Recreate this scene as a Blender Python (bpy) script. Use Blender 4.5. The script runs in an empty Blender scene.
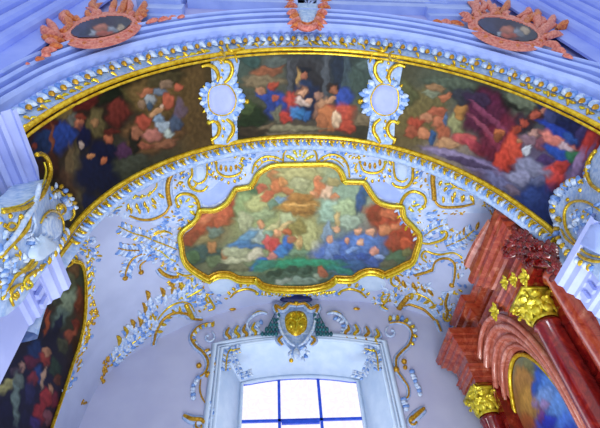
import bpy, math, random
import numpy as np
from mathutils import Vector, Matrix, noise
from mathutils.bvhtree import BVHTree
random.seed(7)
C = bpy.context.scene.collection
CZ = 1.6
# ------------------------------------------------------------------ camera
PITCH, ROLL, YAW, FPX, CX = 0.88595749, -0.07782072, 0.10303918, 461.82, -0.79
Fw = Vector((math.sin(YAW)*math.cos(PITCH), math.cos(YAW)*math.cos(PITCH), math.sin(PITCH)))
_r = Vector((math.cos(YAW), -math.sin(YAW), 0)); _u = _r.cross(Fw)
Rt = _r*math.cos(ROLL)+_u*math.sin(ROLL); Up = -_r*math.sin(ROLL)+_u*math.cos(ROLL)
CAM = Vector((CX, 0, CZ))
cd = bpy.data.cameras.new('camera'); co = bpy.data.objects.new('camera', cd); C.objects.link(co)
cd.sensor_width = 36; cd.lens = FPX/600*36; cd.clip_start = .05
m = Matrix((Rt, Up, -Fw)).transposed().to_4x4(); m.translation = CAM; co.matrix_world = m
bpy.context.scene.camera = co

def ray(u, v): return (Rt*(u-300)+Up*(214-v)+Fw*FPX).normalized()
def on_y(u, v, y): d = ray(u, v); return CAM+d*(y/d.y)
def on_x(u, v, x): d = ray(u, v); return CAM+d*((x-CX)/d.x)
def proj(P):
    d = P-CAM; z = d.dot(Fw); return 300+FPX*d.dot(Rt)/z, 214-FPX*d.dot(Up)/z

# ------------------------------------------------------------------ colours and materials
def hx(s, a=1):
    s = s.lstrip('#'); c = [int(s[i:i+2], 16)/255 for i in (0, 2, 4)]
    return tuple([x/12.92 if x <= .04045 else ((x+.055)/1.055)**2.4 for x in c]+[a])
def mat(name, c1, c2=None, rough=.6, metal=0, scale=6, bump=0, detail=4, spec=.5, coat=0):
    m = bpy.data.materials.new(name); m.use_nodes = True; nt = m.node_tree; b = nt.nodes['Principled BSDF']
    b.inputs['Roughness'].default_value = rough; b.inputs['Metallic'].default_value = metal
    b.inputs['Specular IOR Level'].default_value = spec; b.inputs['Coat Weight'].default_value = coat
    b.inputs['Coat Roughness'].default_value = .08
    tc = nt.nodes.new('ShaderNodeTexCoord')
    n = nt.nodes.new('ShaderNodeTexNoise'); n.inputs['Scale'].default_value = scale; n.inputs['Detail'].default_value = detail
    nt.links.new(tc.outputs['Object'], n.inputs['Vector'])
    r = nt.nodes.new('ShaderNodeValToRGB'); r.color_ramp.elements[0].color = hx(c1); r.color_ramp.elements[1].color = hx(c2 or c1)
    r.color_ramp.elements[0].position = .38; r.color_ramp.elements[1].position = .62
    nt.links.new(n.outputs['Fac'], r.inputs['Fac']); nt.links.new(r.outputs['Color'], b.inputs['Base Color'])
    if bump:
        bp = nt.nodes.new('ShaderNodeBump'); bp.inputs['Strength'].default_value = bump; bp.inputs['Distance'].default_value = .02
        nt.links.new(n.outputs['Fac'], bp.inputs['Height']); nt.links.new(bp.outputs['Normal'], b.inputs['Normal'])
    return m
def emis(name, c, s):
    m = bpy.data.materials.new(name); m.use_nodes = True; nt = m.node_tree; nt.nodes.clear()
    e = nt.nodes.new('ShaderNodeEmission'); o = nt.nodes.new('ShaderNodeOutputMaterial')
    e.inputs['Color'].default_value = hx(c); e.inputs['Strength'].default_value = s
    nt.links.new(e.outputs[0], o.inputs[0]); return m
def painted(name, rough=.5, emi=0):
    m = bpy.data.materials.new(name); m.use_nodes = True; nt = m.node_tree; b = nt.nodes['Principled BSDF']
    b.inputs['Roughness'].default_value = rough; b.inputs['Specular IOR Level'].default_value = .12
    a = nt.nodes.new('ShaderNodeAttribute'); a.attribute_name = 'paint'
    tc = nt.nodes.new('ShaderNodeTexCoord'); n = nt.nodes.new('ShaderNodeTexNoise'); n.inputs['Scale'].default_value = 16; n.inputs['Detail'].default_value = 5
    nt.links.new(tc.outputs['Object'], n.inputs['Vector'])
    mr = nt.nodes.new('ShaderNodeMapRange'); mr.inputs['From Min'].default_value = .3; mr.inputs['From Max'].default_value = .7
    mr.inputs['To Min'].default_value = .9; mr.inputs['To Max'].default_value = 1.12
    nt.links.new(n.outputs['Fac'], mr.inputs['Value'])
    mx = nt.nodes.new('ShaderNodeVectorMath'); mx.operation = 'SCALE'
    nt.links.new(a.outputs['Color'], mx.inputs[0]); nt.links.new(mr.outputs['Result'], mx.inputs['Scale'])
    nt.links.new(mx.outputs['Vector'], b.inputs['Base Color']); return m
M = {}
M['vault'] = mat('vault_plaster', '#a6b0d0', '#b2bcda', .8, scale=1.2)
M['back'] = mat('back_wall_plaster', '#b2b6d4', '#babed9', .8, scale=1.5)
M['ground'] = mat('stucco_ground', '#8aa8d6', '#b2c6e4', .6, scale=14, bump=.3)
M['bleaf'] = mat('blue_leaf', '#5580c8', '#84a8e2', .5, scale=16)
M['leaf'] = mat('stucco_leaf', '#98b4de', '#d2e0f2', .45, scale=16)
M['gold'] = mat('gilding', '#c29808', '#ecca38', .26, metal=.55, scale=14, bump=.2)
M['ogold'] = mat('old_gilding', '#9c6c0c', '#d2a428', .4, metal=.4, scale=20, bump=.3)
M['brightgold'] = mat('bright_gilding', '#cdb418', '#e3d548', .28, metal=.5, scale=20)
M['white'] = mat('moulding_plaster', '#94a9e8', '#a2b6f0', .6, scale=3)
M['nave'] = mat('nave_plaster', '#8095ec', '#8ea2f2', .6, scale=2)
M['lilac'] = mat('lilac_wall', '#a0a4da', '#a9ade2', .8, scale=2)
M['impost'] = mat('impost_plaster', '#a4b0e6', '#b0bbee', .6, scale=3)
M['pink'] = mat('pink_scagliola', '#b8584e', '#d98878', .45, scale=22, bump=.3)
M['orange'] = mat('orange_scagliola', '#a8401c', '#cf7a3a', .45, scale=25, bump=.3)
M['winwhite'] = mat('window_plaster', '#b4c9e2', '#c0d2e8', .5, scale=4)
M['muntin'] = mat('blue_muntin', '#1c48c8', '#2858dc', .4)
M['navy'] = mat('navy_felt', '#0a1244', '#101c5c', .6)
M['teal'] = mat('teal_tassel', '#17505c', '#2a7078', .5)
M['paint'] = painted('fresco_paint')
M['oil'] = painted('oil_paint', .3)
def marble(name, cs, rough=.16, sc=3.2):
    m = bpy.data.materials.new(name); m.use_nodes = True; nt = m.node_tree; b = nt.nodes['Principled BSDF']
    b.inputs['Roughness'].default_value = rough; b.inputs['Coat Weight'].default_value = .5; b.inputs['Coat Roughness'].default_value = .06
    tc = nt.nodes.new('ShaderNodeTexCoord'); n = nt.nodes.new('ShaderNodeTexNoise')
    n.inputs['Scale'].default_value = sc; n.inputs['Detail'].default_value = 9; n.inputs['Roughness'].default_value = .72; n.inputs['Distortion'].default_value = 1.2
    nt.links.new(tc.outputs['Object'], n.inputs['Vector'])
    r = nt.nodes.new('ShaderNodeValToRGB'); cr = r.color_ramp
    while len(cr.elements) < len(cs): cr.elements.new(.5)
    for i, (p, c) in enumerate(cs): cr.elements[i].position = p; cr.elements[i].color = hx(c)
    nt.links.new(n.outputs['Fac'], r.inputs['Fac']); nt.links.new(r.outputs['Color'], b.inputs['Base Color']); return m
M['marble'] = marble('red_marble', [(.3, '#5a160a'), (.45, '#8f3420'), (.57, '#a04a30'), (.72, '#c88468')])
M['dmarble'] = marble('dark_red_marble', [(.3, '#3c0606'), (.5, '#6c1010'), (.62, '#8a2416'), (.75, '#b0584a')])
M['pmarble'] = marble('pink_marble', [(.3, '#a04c38'), (.5, '#bc6a56'), (.65, '#d89a88'), (.8, '#ecc0b8')])

# ------------------------------------------------------------------ mesh builder
class MB:
    def __init__(s): s.v = []; s.f = []
    def add(s, vs, fs):
        k = len(s.v); s.v += [tuple(p) for p in vs]; s.f += [tuple(i+k for i in f) for f in fs]
    def grid(s, rows, closed=False):
        k = len(s.v); n = len(rows[0]); s.v += [tuple(p) for r in rows for p in r]
        for i in range(len(rows)-1):
            for j in range(n if closed else n-1):
                a = k+i*n+j; b = k+i*n+(j+1) % n; s.f.append((a, b, b+n, a+n))
    def tube(s, pts, rad, nrm=None, n=8, flat=1., cap=True, closed=False):
        pts = [Vector(p) for p in pts]; m = len(pts)
        if not hasattr(rad, '__len__'): rad = [rad]*m
        rows = []
        last = None
        for i, p in enumerate(pts):
            if closed: t = pts[(i+1) % m]-pts[i-1]
            else: t = pts[min(i+1, m-1)]-pts[max(i-1, 0)]
            if t.length < 1e-9: t = last or Vector((0, 0, 1))
            t.normalize(); last = t
            nn = nrm[i] if nrm else (Vector((0, 0, 1)) if abs(t.z) < .9 else Vector((0, 1, 0)))
            b = t.cross(nn)
            if b.length < 1e-6: b = t.orthogonal()
            b.normalize(); nn = b.cross(t).normalized()
            rows.append([p+(b*math.cos(2*math.pi*k/n)+nn*math.sin(2*math.pi*k/n)*flat)*rad[i] for k in range(n)])
        if closed: rows.append(rows[0])
        k0 = len(s.v); s.grid(rows, True)
        if cap and not closed:
            s.f.append(tuple(k0+i for i in range(n))[::-1]); s.f.append(tuple(k0+(m-1)*n+i for i in range(n)))
    def box(s, a, b):
        x0, y0, z0 = a; x1, y1, z1 = b
        s.add([(x0, y0, z0), (x1, y0, z0), (x1, y1, z0), (x0, y1, z0), (x0, y0, z1), (x1, y0, z1), (x1, y1, z1), (x0, y1, z1)],
              [(0, 3, 2, 1), (4, 5, 6, 7), (0, 1, 5, 4), (1, 2, 6, 5), (2, 3, 7, 6), (3, 0, 4, 7)])
    def tear(s, base, tip, nrm, w, h, bend=0):
        ax = tip-base; L = ax.length
        if L < 1e-6: return
        side = ax.cross(nrm).normalized()
        rows = []
        for t, r in ((0, .35), (.25, .85), (.55, 1), (.82, .7), (1, .12)):
            c = base+ax*t+side*(bend*L*math.sin(t*math.pi*.9)) + nrm*(h*.25*t)
            rows.append([c+side*(math.cos(a)*w*.5*r)+nrm*(math.sin(a)*h*r) for a in (0, .8, 1.57, 2.34, math.pi)])
        k0 = len(s.v); s.grid(rows)
        s.f.append((k0, k0+1, k0+2, k0+3, k0+4)); 
    def build(s, name, m, parent=None, smooth=True, **kw):
        me = bpy.data.meshes.new(name); me.from_pydata(s.v, [], s.f); me.update()
        if smooth:
            for p in me.polygons: p.use_smooth = True
        o = bpy.data.objects.new(name, me); C.objects.link(o); me.materials.append(m)
        if parent is not None: o.parent = parent; o.matrix_parent_inverse = parent.matrix_world.inverted() if False else Matrix.Translation(-parent.location)
        for k, v in kw.items(): o[k] = v
        return o
def fixn(o):
    import bmesh
    b = bmesh.new(); b.from_mesh(o.data); bmesh.ops.recalc_face_normals(b, faces=b.faces); b.to_mesh(o.data); b.free(); return o
def thing(name, label, cat, loc=(0, 0, 0), group=None):
    o = bpy.data.objects.new(name, None); C.objects.link(o); o.location = loc; o.empty_display_size = .1
    o['label'] = label; o['category'] = cat
    if group: o['group'] = group
    return o
def struct(o): o['kind'] = 'structure'; return o

def smooth(pts, n=6, closed=False):
    P = [tuple(p) for p in pts]; m = len(P); out = []
    if m < 3: 
        return [tuple(P[0][k]+(P[-1][k]-P[0][k])*i/n for k in range(len(P[0]))) for i in range(n+1)]
    rng = range(m) if closed else range(m-1)
    for i in rng:
        a = P[(i-1) % m] if closed or i else P[0]; b = P[i]; c = P[(i+1) % m]; d = P[(i+2) % m] if closed or i < m-2 else P[-1]
        for k in range(n):
            t = k/n
            out.append(tuple(.5*((2*b[j])+(-a[j]+c[j])*t+(2*a[j]-5*b[j]+4*c[j]-d[j])*t*t+(-a[j]+3*b[j]-3*c[j]+d[j])*t**3) for j in range(len(b))))
    if not closed: out.append(P[-1])
    return out
def resample(pts, step):
    out = [pts[0]]; acc = 0
    for a, b in zip(pts, pts[1:]):
        L = math.dist(a, b); 
        while acc+L >= step and L > 1e-9:
            t = (step-acc)/L; a = tuple(a[j]+(b[j]-a[j])*t for j in range(len(a))); out.append(a); L = math.dist(a, b); acc = 0
        acc += L
    return out

# ------------------------------------------------------------------ room shell surfaces
Y0, Y1, Y2 = 2.994, 4.792, 10.0
ZC = 4.475+CZ
E0 = [(23,133),(50,112),(77,97),(100,87),(133,75),(167,67),(197,60),(230,53),(267,50),(300,49),(333,51),(383,56),(413,62),(450,68),(483,77),(517,90),(550,103),(580,117),(600,128)]
E1 = [(63,238),(83,215),(107,195),(133,176),(167,160),(197,150),(237,142),(300,137),(350,138),(400,150),(433,158),(467,173),(500,193),(533,215),(563,238)]
EO = [(0,82),(40,62),(80,47),(120,36),(160,28),(200,22),(250,18),(300,16.5),(350,18),(400,24),(440,32),(480,42),(520,52),(560,62),(600,74)]
def rad_curve(px, y, deg=6):
    th = []; rr = []
    for u, v in px:
        P = on_y(u, v, y); th.append(math.atan2(P.z-ZC, P.x)); rr.append(math.hypot(P.x, P.z-ZC))
    th = np.array(th); rr = np.array(rr); c = np.polyfit(th, rr, deg)
    lo, hi = th.min(), th.max()
    return lambda a: float(np.polyval(c, min(max(a, lo), hi)))
r0 = rad_curve(E0, Y0, 5); r1 = rad_curve(E1, Y1, 5)
YO = 2.62
ro = rad_curve(EO, YO, 5)
def arc(r, a, y): return Vector((r*math.cos(a), y, ZC+r*math.sin(a)))
AN = [math.radians(a) for a in np.arange(-12, 192.01, 1.2)]
def sof(a, t, off=0):
    r = r0(a)*(1-t)+r1(a)*t-off; return arc(r, a, Y0+(Y1-Y0)*t)
sb = MB(); sb.grid([[sof(a, t) for a in AN] for t in (0, .25, .5, .75, 1)])
soffit = struct(sb.build('trim_1', M['ground']))           # the plastered arch soffit behind the frescoes
BV = {}
BV['sof'] = BVHTree.FromPolygons([Vector(v) for v in sb.v], sb.f)

P2 = [(-4.88,-1.6),(-4.88,2.5),(-4.88,4.6),(-4.85,5.3),(-4.75,5.94),(-4.53,6.45),(-4.14,6.85),(-3.42,7.38),(-2.63,7.84),(-1.4,8.28),(0.05,8.47),(1.4,8.45),(2.84,8.18),(3.82,7.67),(4.5,6.9),(4.85,6.0),(4.95,4.6),(4.95,2.5),(4.95,-1.6)]
P1 = [(-4.88,-1.6),(-4.88,2.5),(-4.88,4.6),(-4.83,5.5),(-4.65,6.3),(-4.3,6.95),(-3.75,7.5),(-3.1,7.92),(-2.3,8.3),(-1.2,8.55),(0,8.62),(1.2,8.55),(2.4,8.3),(3.4,7.8),(4.3,7.0),(4.8,5.8),(4.95,4.6),(4.95,2.5),(4.95,-1.6)]
S1 = smooth(P1, 8); S2 = smooth(P2, 8)
def shell_pt(i, t):
    a, b = S1[i], S2[i]; return Vector((a[0]*(1-t)+b[0]*t, Y1+(Y2-Y1)*t, CZ+a[1]*(1-t)+b[1]*t))
rows = [[shell_pt(i, t/12) for t in range(13)] for i in range(len(S1))]
allb = MB(); allb.grid(rows); BV['vault'] = BVHTree.FromPolygons([Vector(v) for v in allb.v], allb.f)
iL = 2*8; iR = 16*8
for nm, a, b, mm in (('wall_left', 0, iL, 'vault'), ('ceiling', iL, iR, 'vault'), ('wall_right', iR, len(rows)-1, 'vault')):
    g = MB(); g.grid(rows[a:b+1]); struct(g.build(nm, M[mm]))
# side faces closing the shell against the arch
g = MB(); ring = [Vector((x, Y1, CZ+z)) for x, z in S1]
inner = []
for p in ring:
    a = math.atan2(p.z-ZC, p.x)
    if p.z > ZC: q = arc(r1(a)+.02, a, Y1)
    else: q = Vector((math.copysign(3.78, p.x), Y1, p.z))
    inner.append(q)
g.grid([ring, inner]); struct(g.build('wall_arch_rear', M['vault'], smooth=False))

# window wall with splayed reveal
def win_out(hw, ztop, rise, zb, n=14):
    pts = [(-hw, zb), (-hw, ztop)]
    for i in range(1, n): x = -hw+2*hw*i/n; pts.append((x, ztop+rise*(1-(x/hw)**2)))
    return pts+[(hw, ztop), (hw, zb)]
WO = win_out(2.0, 6.93+CZ, .26, 1.2); WI = win_out(1.5, 6.47+CZ, .17, 1.5)
wb = MB()
outer = []
n = len(WO)
nw = n
# fan: ring between window outline and a sampled wall outline
def wall_outline(x, z):
    c = Vector((0, 0, 5.0)); d = Vector((x, 0, z-5.0)).normalized()
    best = None
    for (a, b) in zip(S2, S2[1:]):
        ax, az, bx, bz = a[0], a[1]+CZ, b[0], b[1]+CZ
        ex, ez = bx-ax, bz-az; den = d.x*ez-d.z*ex
        if abs(den) < 1e-9: continue
        t = (ax*ez-(az-5.0)*ex)/den; s_ = (ax*d.z-(az-5.0)*d.x)/den
        if t > 0 and -.001 <= s_ <= 1.001 and (best is None or t < best): best = t
    if best is None: best = 5/max(1e-6, -d.z)
    return Vector((d.x*best, Y2, 5.0+d.z*best))
dense = []
for i in range(n):
    a, b = WO[i], WO[(i+1) % n]; k = max(1, int(math.dist(a, b)/.25))
    for j in range(k): dense.append((a[0]+(b[0]-a[0])*j/k, a[1]+(b[1]-a[1])*j/k))
R1 = [Vector((x, Y2, z)) for x, z in dense]; R2 = [wall_outline(x, z)*1 for x, z in dense]
R2 = [Vector((p.x*1.01, Y2, 5+(p.z-5)*1.01)) for p in R2]
wb.grid([R1+[R1[0]], R2+[R2[0]]]); struct(wb.build('wall_back', M['back'], smooth=False))
wr = MB(); D = lambda W, y: [Vector((x, y, z)) for x, z in W]
wr.grid([D(WO, Y2)+[D(WO, Y2)[0]], D(WI, 10.9)+[D(WI, 10.9)[0]]]); struct(wr.build('trim_2', M['winwhite'], smooth=False))

def hit(s, u, v):
    d = ray(u, v)
    if s == 'back': P = on_y(u, v, Y2); return P, Vector((0, -1, 0))
    if s.startswith('y='): return on_y(u, v, float(s[2:])), Vector((0, -1, 0))
    if s.startswith('x='):
        X = float(s[2:]); return on_x(u, v, X), Vector((-1 if X > 0 else 1, 0, 0))
    P, N, i, L = BV[s].ray_cast(CAM, d)
    if P is None:
        if s == 'sof' and v < 165 and 150 < u < 450: return on_y(u, v, Y0 if v < 100 else Y1), Vector((0, -1, 0))
        if s == 'front': return on_y(u, v, Y0-.05), Vector((0, -1, 0))
        if s in ('sof', 'capL', 'capR'):  X = -3.95 if u < 300 else 3.95; return on_x(u, v, X), Vector((-1 if X > 0 else 1, 0, 0))
        return on_y(u, v, Y2), Vector((0, -1, 0))
    if N.dot(d) > 0: N = -N
    return P, N
cp = [(7.0, 3.6), (6.4, 3.72), (5.9, 3.78), (5.3, 3.75), (4.8, 3.6), (4.3, 3.42), (3.8, 3.32), (3.0, 3.3), (1.5, 3.3)]
for nm_, s_ in (('capL', -1), ('capR', 1)):
    g = MB(); g.grid([[Vector((s_*(x+(0 if s_ < 0 else .02)), y, CZ+z)) for z, x in cp] for y in (1.2, 3, 5.6)]); BV[nm_] = BVHTree.FromPolygons([Vector(v) for v in g.v], g.f)
def pxs(P): return (P-CAM).dot(Fw)/FPX

# ------------------------------------------------------------------ ornament kit
GR = dict(scroll_ornament='gilt scroll ornaments', flame_ornament='gilt flames above the window', leaf_spray='leaf sprays on the vault', fan_ornament='fan cartouches on the vault', basket_ornament='basket scrolls on the vault',
 lobe_ornament='ribbed lobes on the fresco frame', shell_fan='ribbed shell fans', festoon_ornament='festoons under the fresco frame', plain_panel='smooth panels round the fresco', gilt_tongues='gilt tongues on the arch rim', gilt_garland='garlands on the arch front',
 shell_plate='shell plates between the arch frescoes', rocaille_capital='rocaille capitals at the arch feet', oval_cartouche='oval cartouches in the upper corners', corner_sprig='sprigs in the window reveal', bracket_ornament='leaf brackets beside the fresco', corner_scroll='corner scrolls on the front rim', lobed_border='lobed borders along the arch')
class Orn:
    """one piece of carved stucco laid on a surface: gilt scrolls, pale leaves, ground"""
    def __init__(s, surf, name, label, cat='stucco ornament', group=None, lift=0):
        s.s = surf; s.d = {}; s.args = (name, label, cat); s.group = group; s.lift = lift; s.first = None; s.call = 0; s.deep = 0
    def mb(s, part, m):
        k = (part, m, s.call)
        if k not in s.d: s.d[k] = MB()
        return s.d[k]
    def h(s, u, v, extra=0):
        P, N = hit(s.s, u, v)
        if s.first is None: s.first = P
        return P+N*(s.lift+extra), N
    def tube(s, pts, w, m='gold', part='gilt_scroll', taper=True, n=6, closed=False, up=.3, sm=6):
        if not s.deep: s.call += 1
        q = smooth(pts, sm, closed) if sm else pts
        H = [s.h(u, v, 0) for u, v in q]; P = [a for a, b in H]; N = [b for a, b in H]; m_ = len(P)
        r = []
        for i, p in enumerate(P):
            t = i/(m_-1); k = (1 if not taper else .45+.55*math.sin(math.pi*min(1, max(0, .12+.76*t))))
            r.append(w*.56*pxs(p)*k)
        if s.s in ('vault', 'back') and 'gold' in m and w >= 2 and not closed:
            s.mb('stucco_bed', 'ground').tube(P, [rr*2.3 for rr in r], N, 8, flat=.35)
        P = [p+nn*rr*(up+.45) for p, nn, rr in zip(P, N, r)]
        s.mb(part, m).tube(P, r, N, n, closed=closed)
    def curl(s, cx, cy, r, a0, a1, w, m='gold', part='gilt_scroll', shrink=.35, sq=1):
        k = max(8, int(abs(a1-a0)/22)); pts = []
        for i in range(k+1):
            t = i/k; a = math.radians(a0+(a1-a0)*t); rr = r*(1-(1-shrink)*t**1.3); pts.append((cx+rr*math.cos(a), cy-rr*math.sin(a)*sq))
        s.tube(pts, w, m, part, sm=2)
        s.ball(pts[-1][0], pts[-1][1], w*.75, m, part)
    def ball(s, u, v, r, m='gold', part='gilt_scroll'):
        if not s.deep: s.call += 1
        P, N = s.h(u, v); R = r*pxs(P); a = N.orthogonal().normalized(); b = N.cross(a)
        rows = [[P+N*(R*math.sin(e))+(a*math.cos(k*math.pi/4)+b*math.sin(k*math.pi/4))*R*math.cos(e) for k in range(8)] for e in (-.2, .5, 1.0, 1.45)]
        s.mb(part, m).grid(rows, True)
    def tear(s, u, v, ang, L, w, m='leaf', part='stucco_leaf', bend=0, h=.45):
        if not s.deep: s.call += 1
        a = math.radians(ang); P, N = s.h(u, v); Q, _ = s.h(u+L*math.cos(a), v-L*math.sin(a)); k = pxs(P)
        s.mb(part, m).tear(P, Q, N, w*k*1.18, w*k*h*1.25, bend)
    def row(s, pts, n, L, w, ang, m='leaf', part='stucco_leaf', jit=.15, bend=.1, alt=None, off=0):
        s.call += 1; s.deep = 1
        q = smooth(pts, 8); tot = sum(math.dist(a, b) for a, b in zip(q, q[1:])); q = resample(q, tot/n*.999)
        for i in range(min(n, len(q))):
            a = q[i]; b = q[min(i+1, len(q)-1)]; c = q[max(i-1, 0)]
            t = math.degrees(math.atan2(-(b[1]-c[1]), b[0]-c[0])); mm = m if not alt or i % 2 else alt; mm = 'bleaf' if mm == 'leaf' and i % 3 == 0 else mm
            an = math.radians(t+ang)
            s.tear(a[0]+math.cos(an)*off, a[1]-math.sin(an)*off, t+ang+random.uniform(-12, 12), L*random.uniform(1-jit, 1+jit), w, mm, part if 'leaf' in mm or mm == m else 'gilt_leaf', bend)
        s.deep = 0
    def frond(s, pts, n, L, w, gold='gold', spread=50, stem=1.6, leafm='leaf'):
        s.tube(pts, stem, gold, 'gilt_scroll')
        s.row(pts, n, L, w, spread, leafm, bend=-.15, off=.5)
        s.row(pts, n, L*.85, w, -spread, leafm, bend=.15, off=.5)
        s.row(pts, max(2, n//2), L*.75, w*.7, spread, gold, 'gilt_leaf', bend=-.2, off=L*.35)
        s.row(pts, max(2, n//2), L*.6, w*.6, -spread, gold, 'gilt_leaf', bend=.2, off=L*.4)
    def patch(s, poly, m='ground', part='stucco_ground', up=.012, sm=4, dome=0, skirt=0):
        if not s.deep: s.call += 1
        q = smooth(poly, sm, True) if sm else poly
        cx = sum(p[0] for p in q)/len(q); cy = sum(p[1] for p in q)/len(q)
        rows = [[s.h(u, v, -skirt)[0] for u, v in q]] if skirt else []
        for k in (1, .85, .6, .3, .02):
            e = up if k < 1 else 0
            rows.append([s.h(cx+(u-cx)*k, cy+(v-cy)*k, e+dome*(1-k*k))[0] for u, v in q])
        s.mb(part, m).grid(rows, True)
    def scatter(s, poly, n, L, w, ang=None, ms=('leaf', 'leaf', 'gold'), cen=None):
        s.call += 1; s.deep = 1
        xs = [p[0] for p in poly]; ys = [p[1] for p in poly]; k = 0; tries = 0
        while k < n and tries < n*30:
            tries += 1
            u = random.uniform(min(xs), max(xs)); v = random.uniform(min(ys), max(ys))
            if not inside(u, v, poly): continue
            mm = random.choice(ms); mm = 'bleaf' if mm == 'leaf' and random.random() < .45 else mm; a = ang if ang is not None else random.uniform(0, 360)
            if cen: a = math.degrees(math.atan2(-(v-cen[1]), u-cen[0]))
            g = 'leaf' not in mm
            s.tear(u, v, a+random.uniform(-35, 35), L*random.uniform(.6, 1.2)*(.75 if g else 1), w*(.7 if g else 1), mm, 'gilt_leaf' if g else 'stucco_leaf', random.uniform(-.25, .25)); k += 1
        s.deep = 0
    def done(s):
        s.group = s.group or GR.get(s.args[0])
        nm, lb, ct = s.args; root = thing(nm, lb, ct, s.first, s.group); 
        for (part, m, _c), b in s.d.items(): b.build(part, M[m], root)
        return root
def inside(u, v, poly):
    c = False; j = len(poly)-1
    for i in range(len(poly)):
        xi, yi = poly[i][:2]; xj, yj = poly[j][:2]
        if (yi > v) != (yj > v) and u < (xj-xi)*(v-yi)/(yj-yi)+xi: c = not c
        j = i
    return c

# ------------------------------------------------------------------ painting kit
def paint(verts, base, blobs, warp=1.0, seed=0, grain=.10, gain=.72, sat=.84):
    """base: list of (u, v, colour) anchors blended by distance; blobs: (u, v, ru, rv, rot, colour[, alpha])"""
    uv = np.array([proj(Vector(p)) for p in verts]); U = uv[:, 0].copy(); V = uv[:, 1].copy()
    nz = np.array([[noise.noise((u*.13+seed, v*.13, 3)), noise.noise((u*.13+seed, v*.13, 17)), noise.noise((u*.45, v*.45, seed+5)), noise.noise((u*.22, v*.22, seed+9))] for u, v in uv])
    Uw = U+nz[:, 0]*warp*3+nz[:, 2]*warp*.25; Vw = V+nz[:, 1]*warp*3-nz[:, 2]*warp*.2
    wsum = np.zeros(len(U)); col = np.zeros((len(U), 3))
    for bu, bv, c in base:
        w = 1/(((Uw-bu)**2+(Vw-bv)**2)+30)**1.5; wsum += w; col += w[:, None]*np.array(hx(c)[:3])
    col /= wsum[:, None]
    for bi, b in enumerate(blobs):
        bu, bv, ru, rv, rot, c = b[:6]; al = b[6] if len(b) > 6 else .95
        a = math.radians(rot); dx = Uw-bu; dy = -(Vw-bv)
        px_ = dx*math.cos(a)+dy*math.sin(a); py_ = -dx*math.sin(a)+dy*math.cos(a); x = px_/ru; y = py_/rv
        lob = 1+(.12 if min(ru, rv) > 5 else .04)*np.sin(np.arctan2(y, x)*3+bi*1.7)+.07*np.sin(np.arctan2(y, x)*7+bi)
        d = np.sqrt(x*x+y*y)/lob; k = np.clip((1.22-d)/.5, 0, 1); k = k*k*(3-2*k)*al
        if ru > rv: fx, fy = px_, py_
        else: fx, fy = py_, px_
        fold = .10*np.sin(fy*1.15+1.3*np.sin(fx*.32+bi)+bi*2.1)*(min(ru, rv) > 3.4)+.10*np.sin(fx*.7+fy*.6+bi)
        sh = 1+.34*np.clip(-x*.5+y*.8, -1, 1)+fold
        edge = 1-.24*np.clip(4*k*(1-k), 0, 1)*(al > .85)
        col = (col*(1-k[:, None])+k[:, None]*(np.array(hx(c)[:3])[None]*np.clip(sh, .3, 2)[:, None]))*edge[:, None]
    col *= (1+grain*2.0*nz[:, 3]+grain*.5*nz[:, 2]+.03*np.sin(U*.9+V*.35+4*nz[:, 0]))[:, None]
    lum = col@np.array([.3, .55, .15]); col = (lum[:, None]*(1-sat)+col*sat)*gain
    return np.clip(col, 0.002, 1)
def set_paint(o, cols):
    me = o.data; at = me.color_attributes.new('paint', 'FLOAT_COLOR', 'POINT')
    a = np.ones((len(me.vertices), 4), dtype=np.float32); a[:, :3] = cols; at.data.foreach_set('color', a.ravel())

# PARTS_BELOW
# ------------------------------------------------------------------ arch: gilt rims, archivolt, nave wall
def rim(name, r, y, w, off=0, a0=4, a1=176, m='gold'):
    g = MB(); A = [math.radians(a) for a in np.arange(a0, a1+.01, 1.)]
    g.tube([arc(r(a)+off, a, y) for a in A], w, [Vector((0, -1, 0))]*len(A), 8); return g
g = rim('', r0, Y0-.02, .04, -.01, 6, 175); g.tube([arc(r0(a)-.06, a, Y0+.04) for a in AN[8:-8]], .022); struct(g.build('trim_3', M['gold']))
g = rim('', r1, Y1, .055, -.02, 5, 174); g.tube([arc(r1(a)-.09, a, Y1+.06) for a in AN[8:-8]], .03)
g.tube([arc(r1(a)+.075, a, Y1-.05) for a in AN[8:-8]], .028); struct(g.build('trim_4', M['gold']))
g = MB(); g.grid([[arc(r1(a)-o, a, Y1+y) for a in AN] for o, y in ((.05, .03), (.1, .07), (.16, .12), (.19, .18), (.16, .24), (.05, .26), (-.3, .26))]); struct(g.build('trim_5', M['ground']))
prof = [(0,0),(.06,.03),(.07,0),(.44,.02),(.45,.12),(.50,.15),(.53,.14),(.535,.05),(.60,.06),(.61,.13),(.645,.15),(.68,.12),(.685,.04),(.77,.06),(.775,.13),(.82,.15),(.85,.12),(.855,.03),(.93,.05),(.935,.12),(.97,.14),(1.0,.12),(1.0,-.2)]
def aro(a, f, h=0):
    p = arc(r0(a), a, Y0); q = arc(ro(a), a, YO); c = p.lerp(q, f); n = Vector((-math.cos(a)*.35, -1, -math.sin(a)*.35)).normalized(); return c+n*h*1.4
g = MB(); g.grid([[aro(a, f, h) for a in AN] for f, h in prof]); struct(g.build('trim_6', M['white'], smooth=False))
me = bpy.data.objects['trim_6'].data
g = MB(); g.grid([[aro(a, f, .012) for a in AN] for f in (.07, .25, .43)]); struct(g.build('trim_7', M['ground']))
BV['front'] = BVHTree.FromPolygons([Vector(v) for v in g.v], g.f)
g = MB(); g.grid([[arc(ro(a)+o, a, YO) for a in AN] for o in (-.02, 3.2)]); struct(g.build('wall_nave', M['lilac'], smooth=False))

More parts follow.
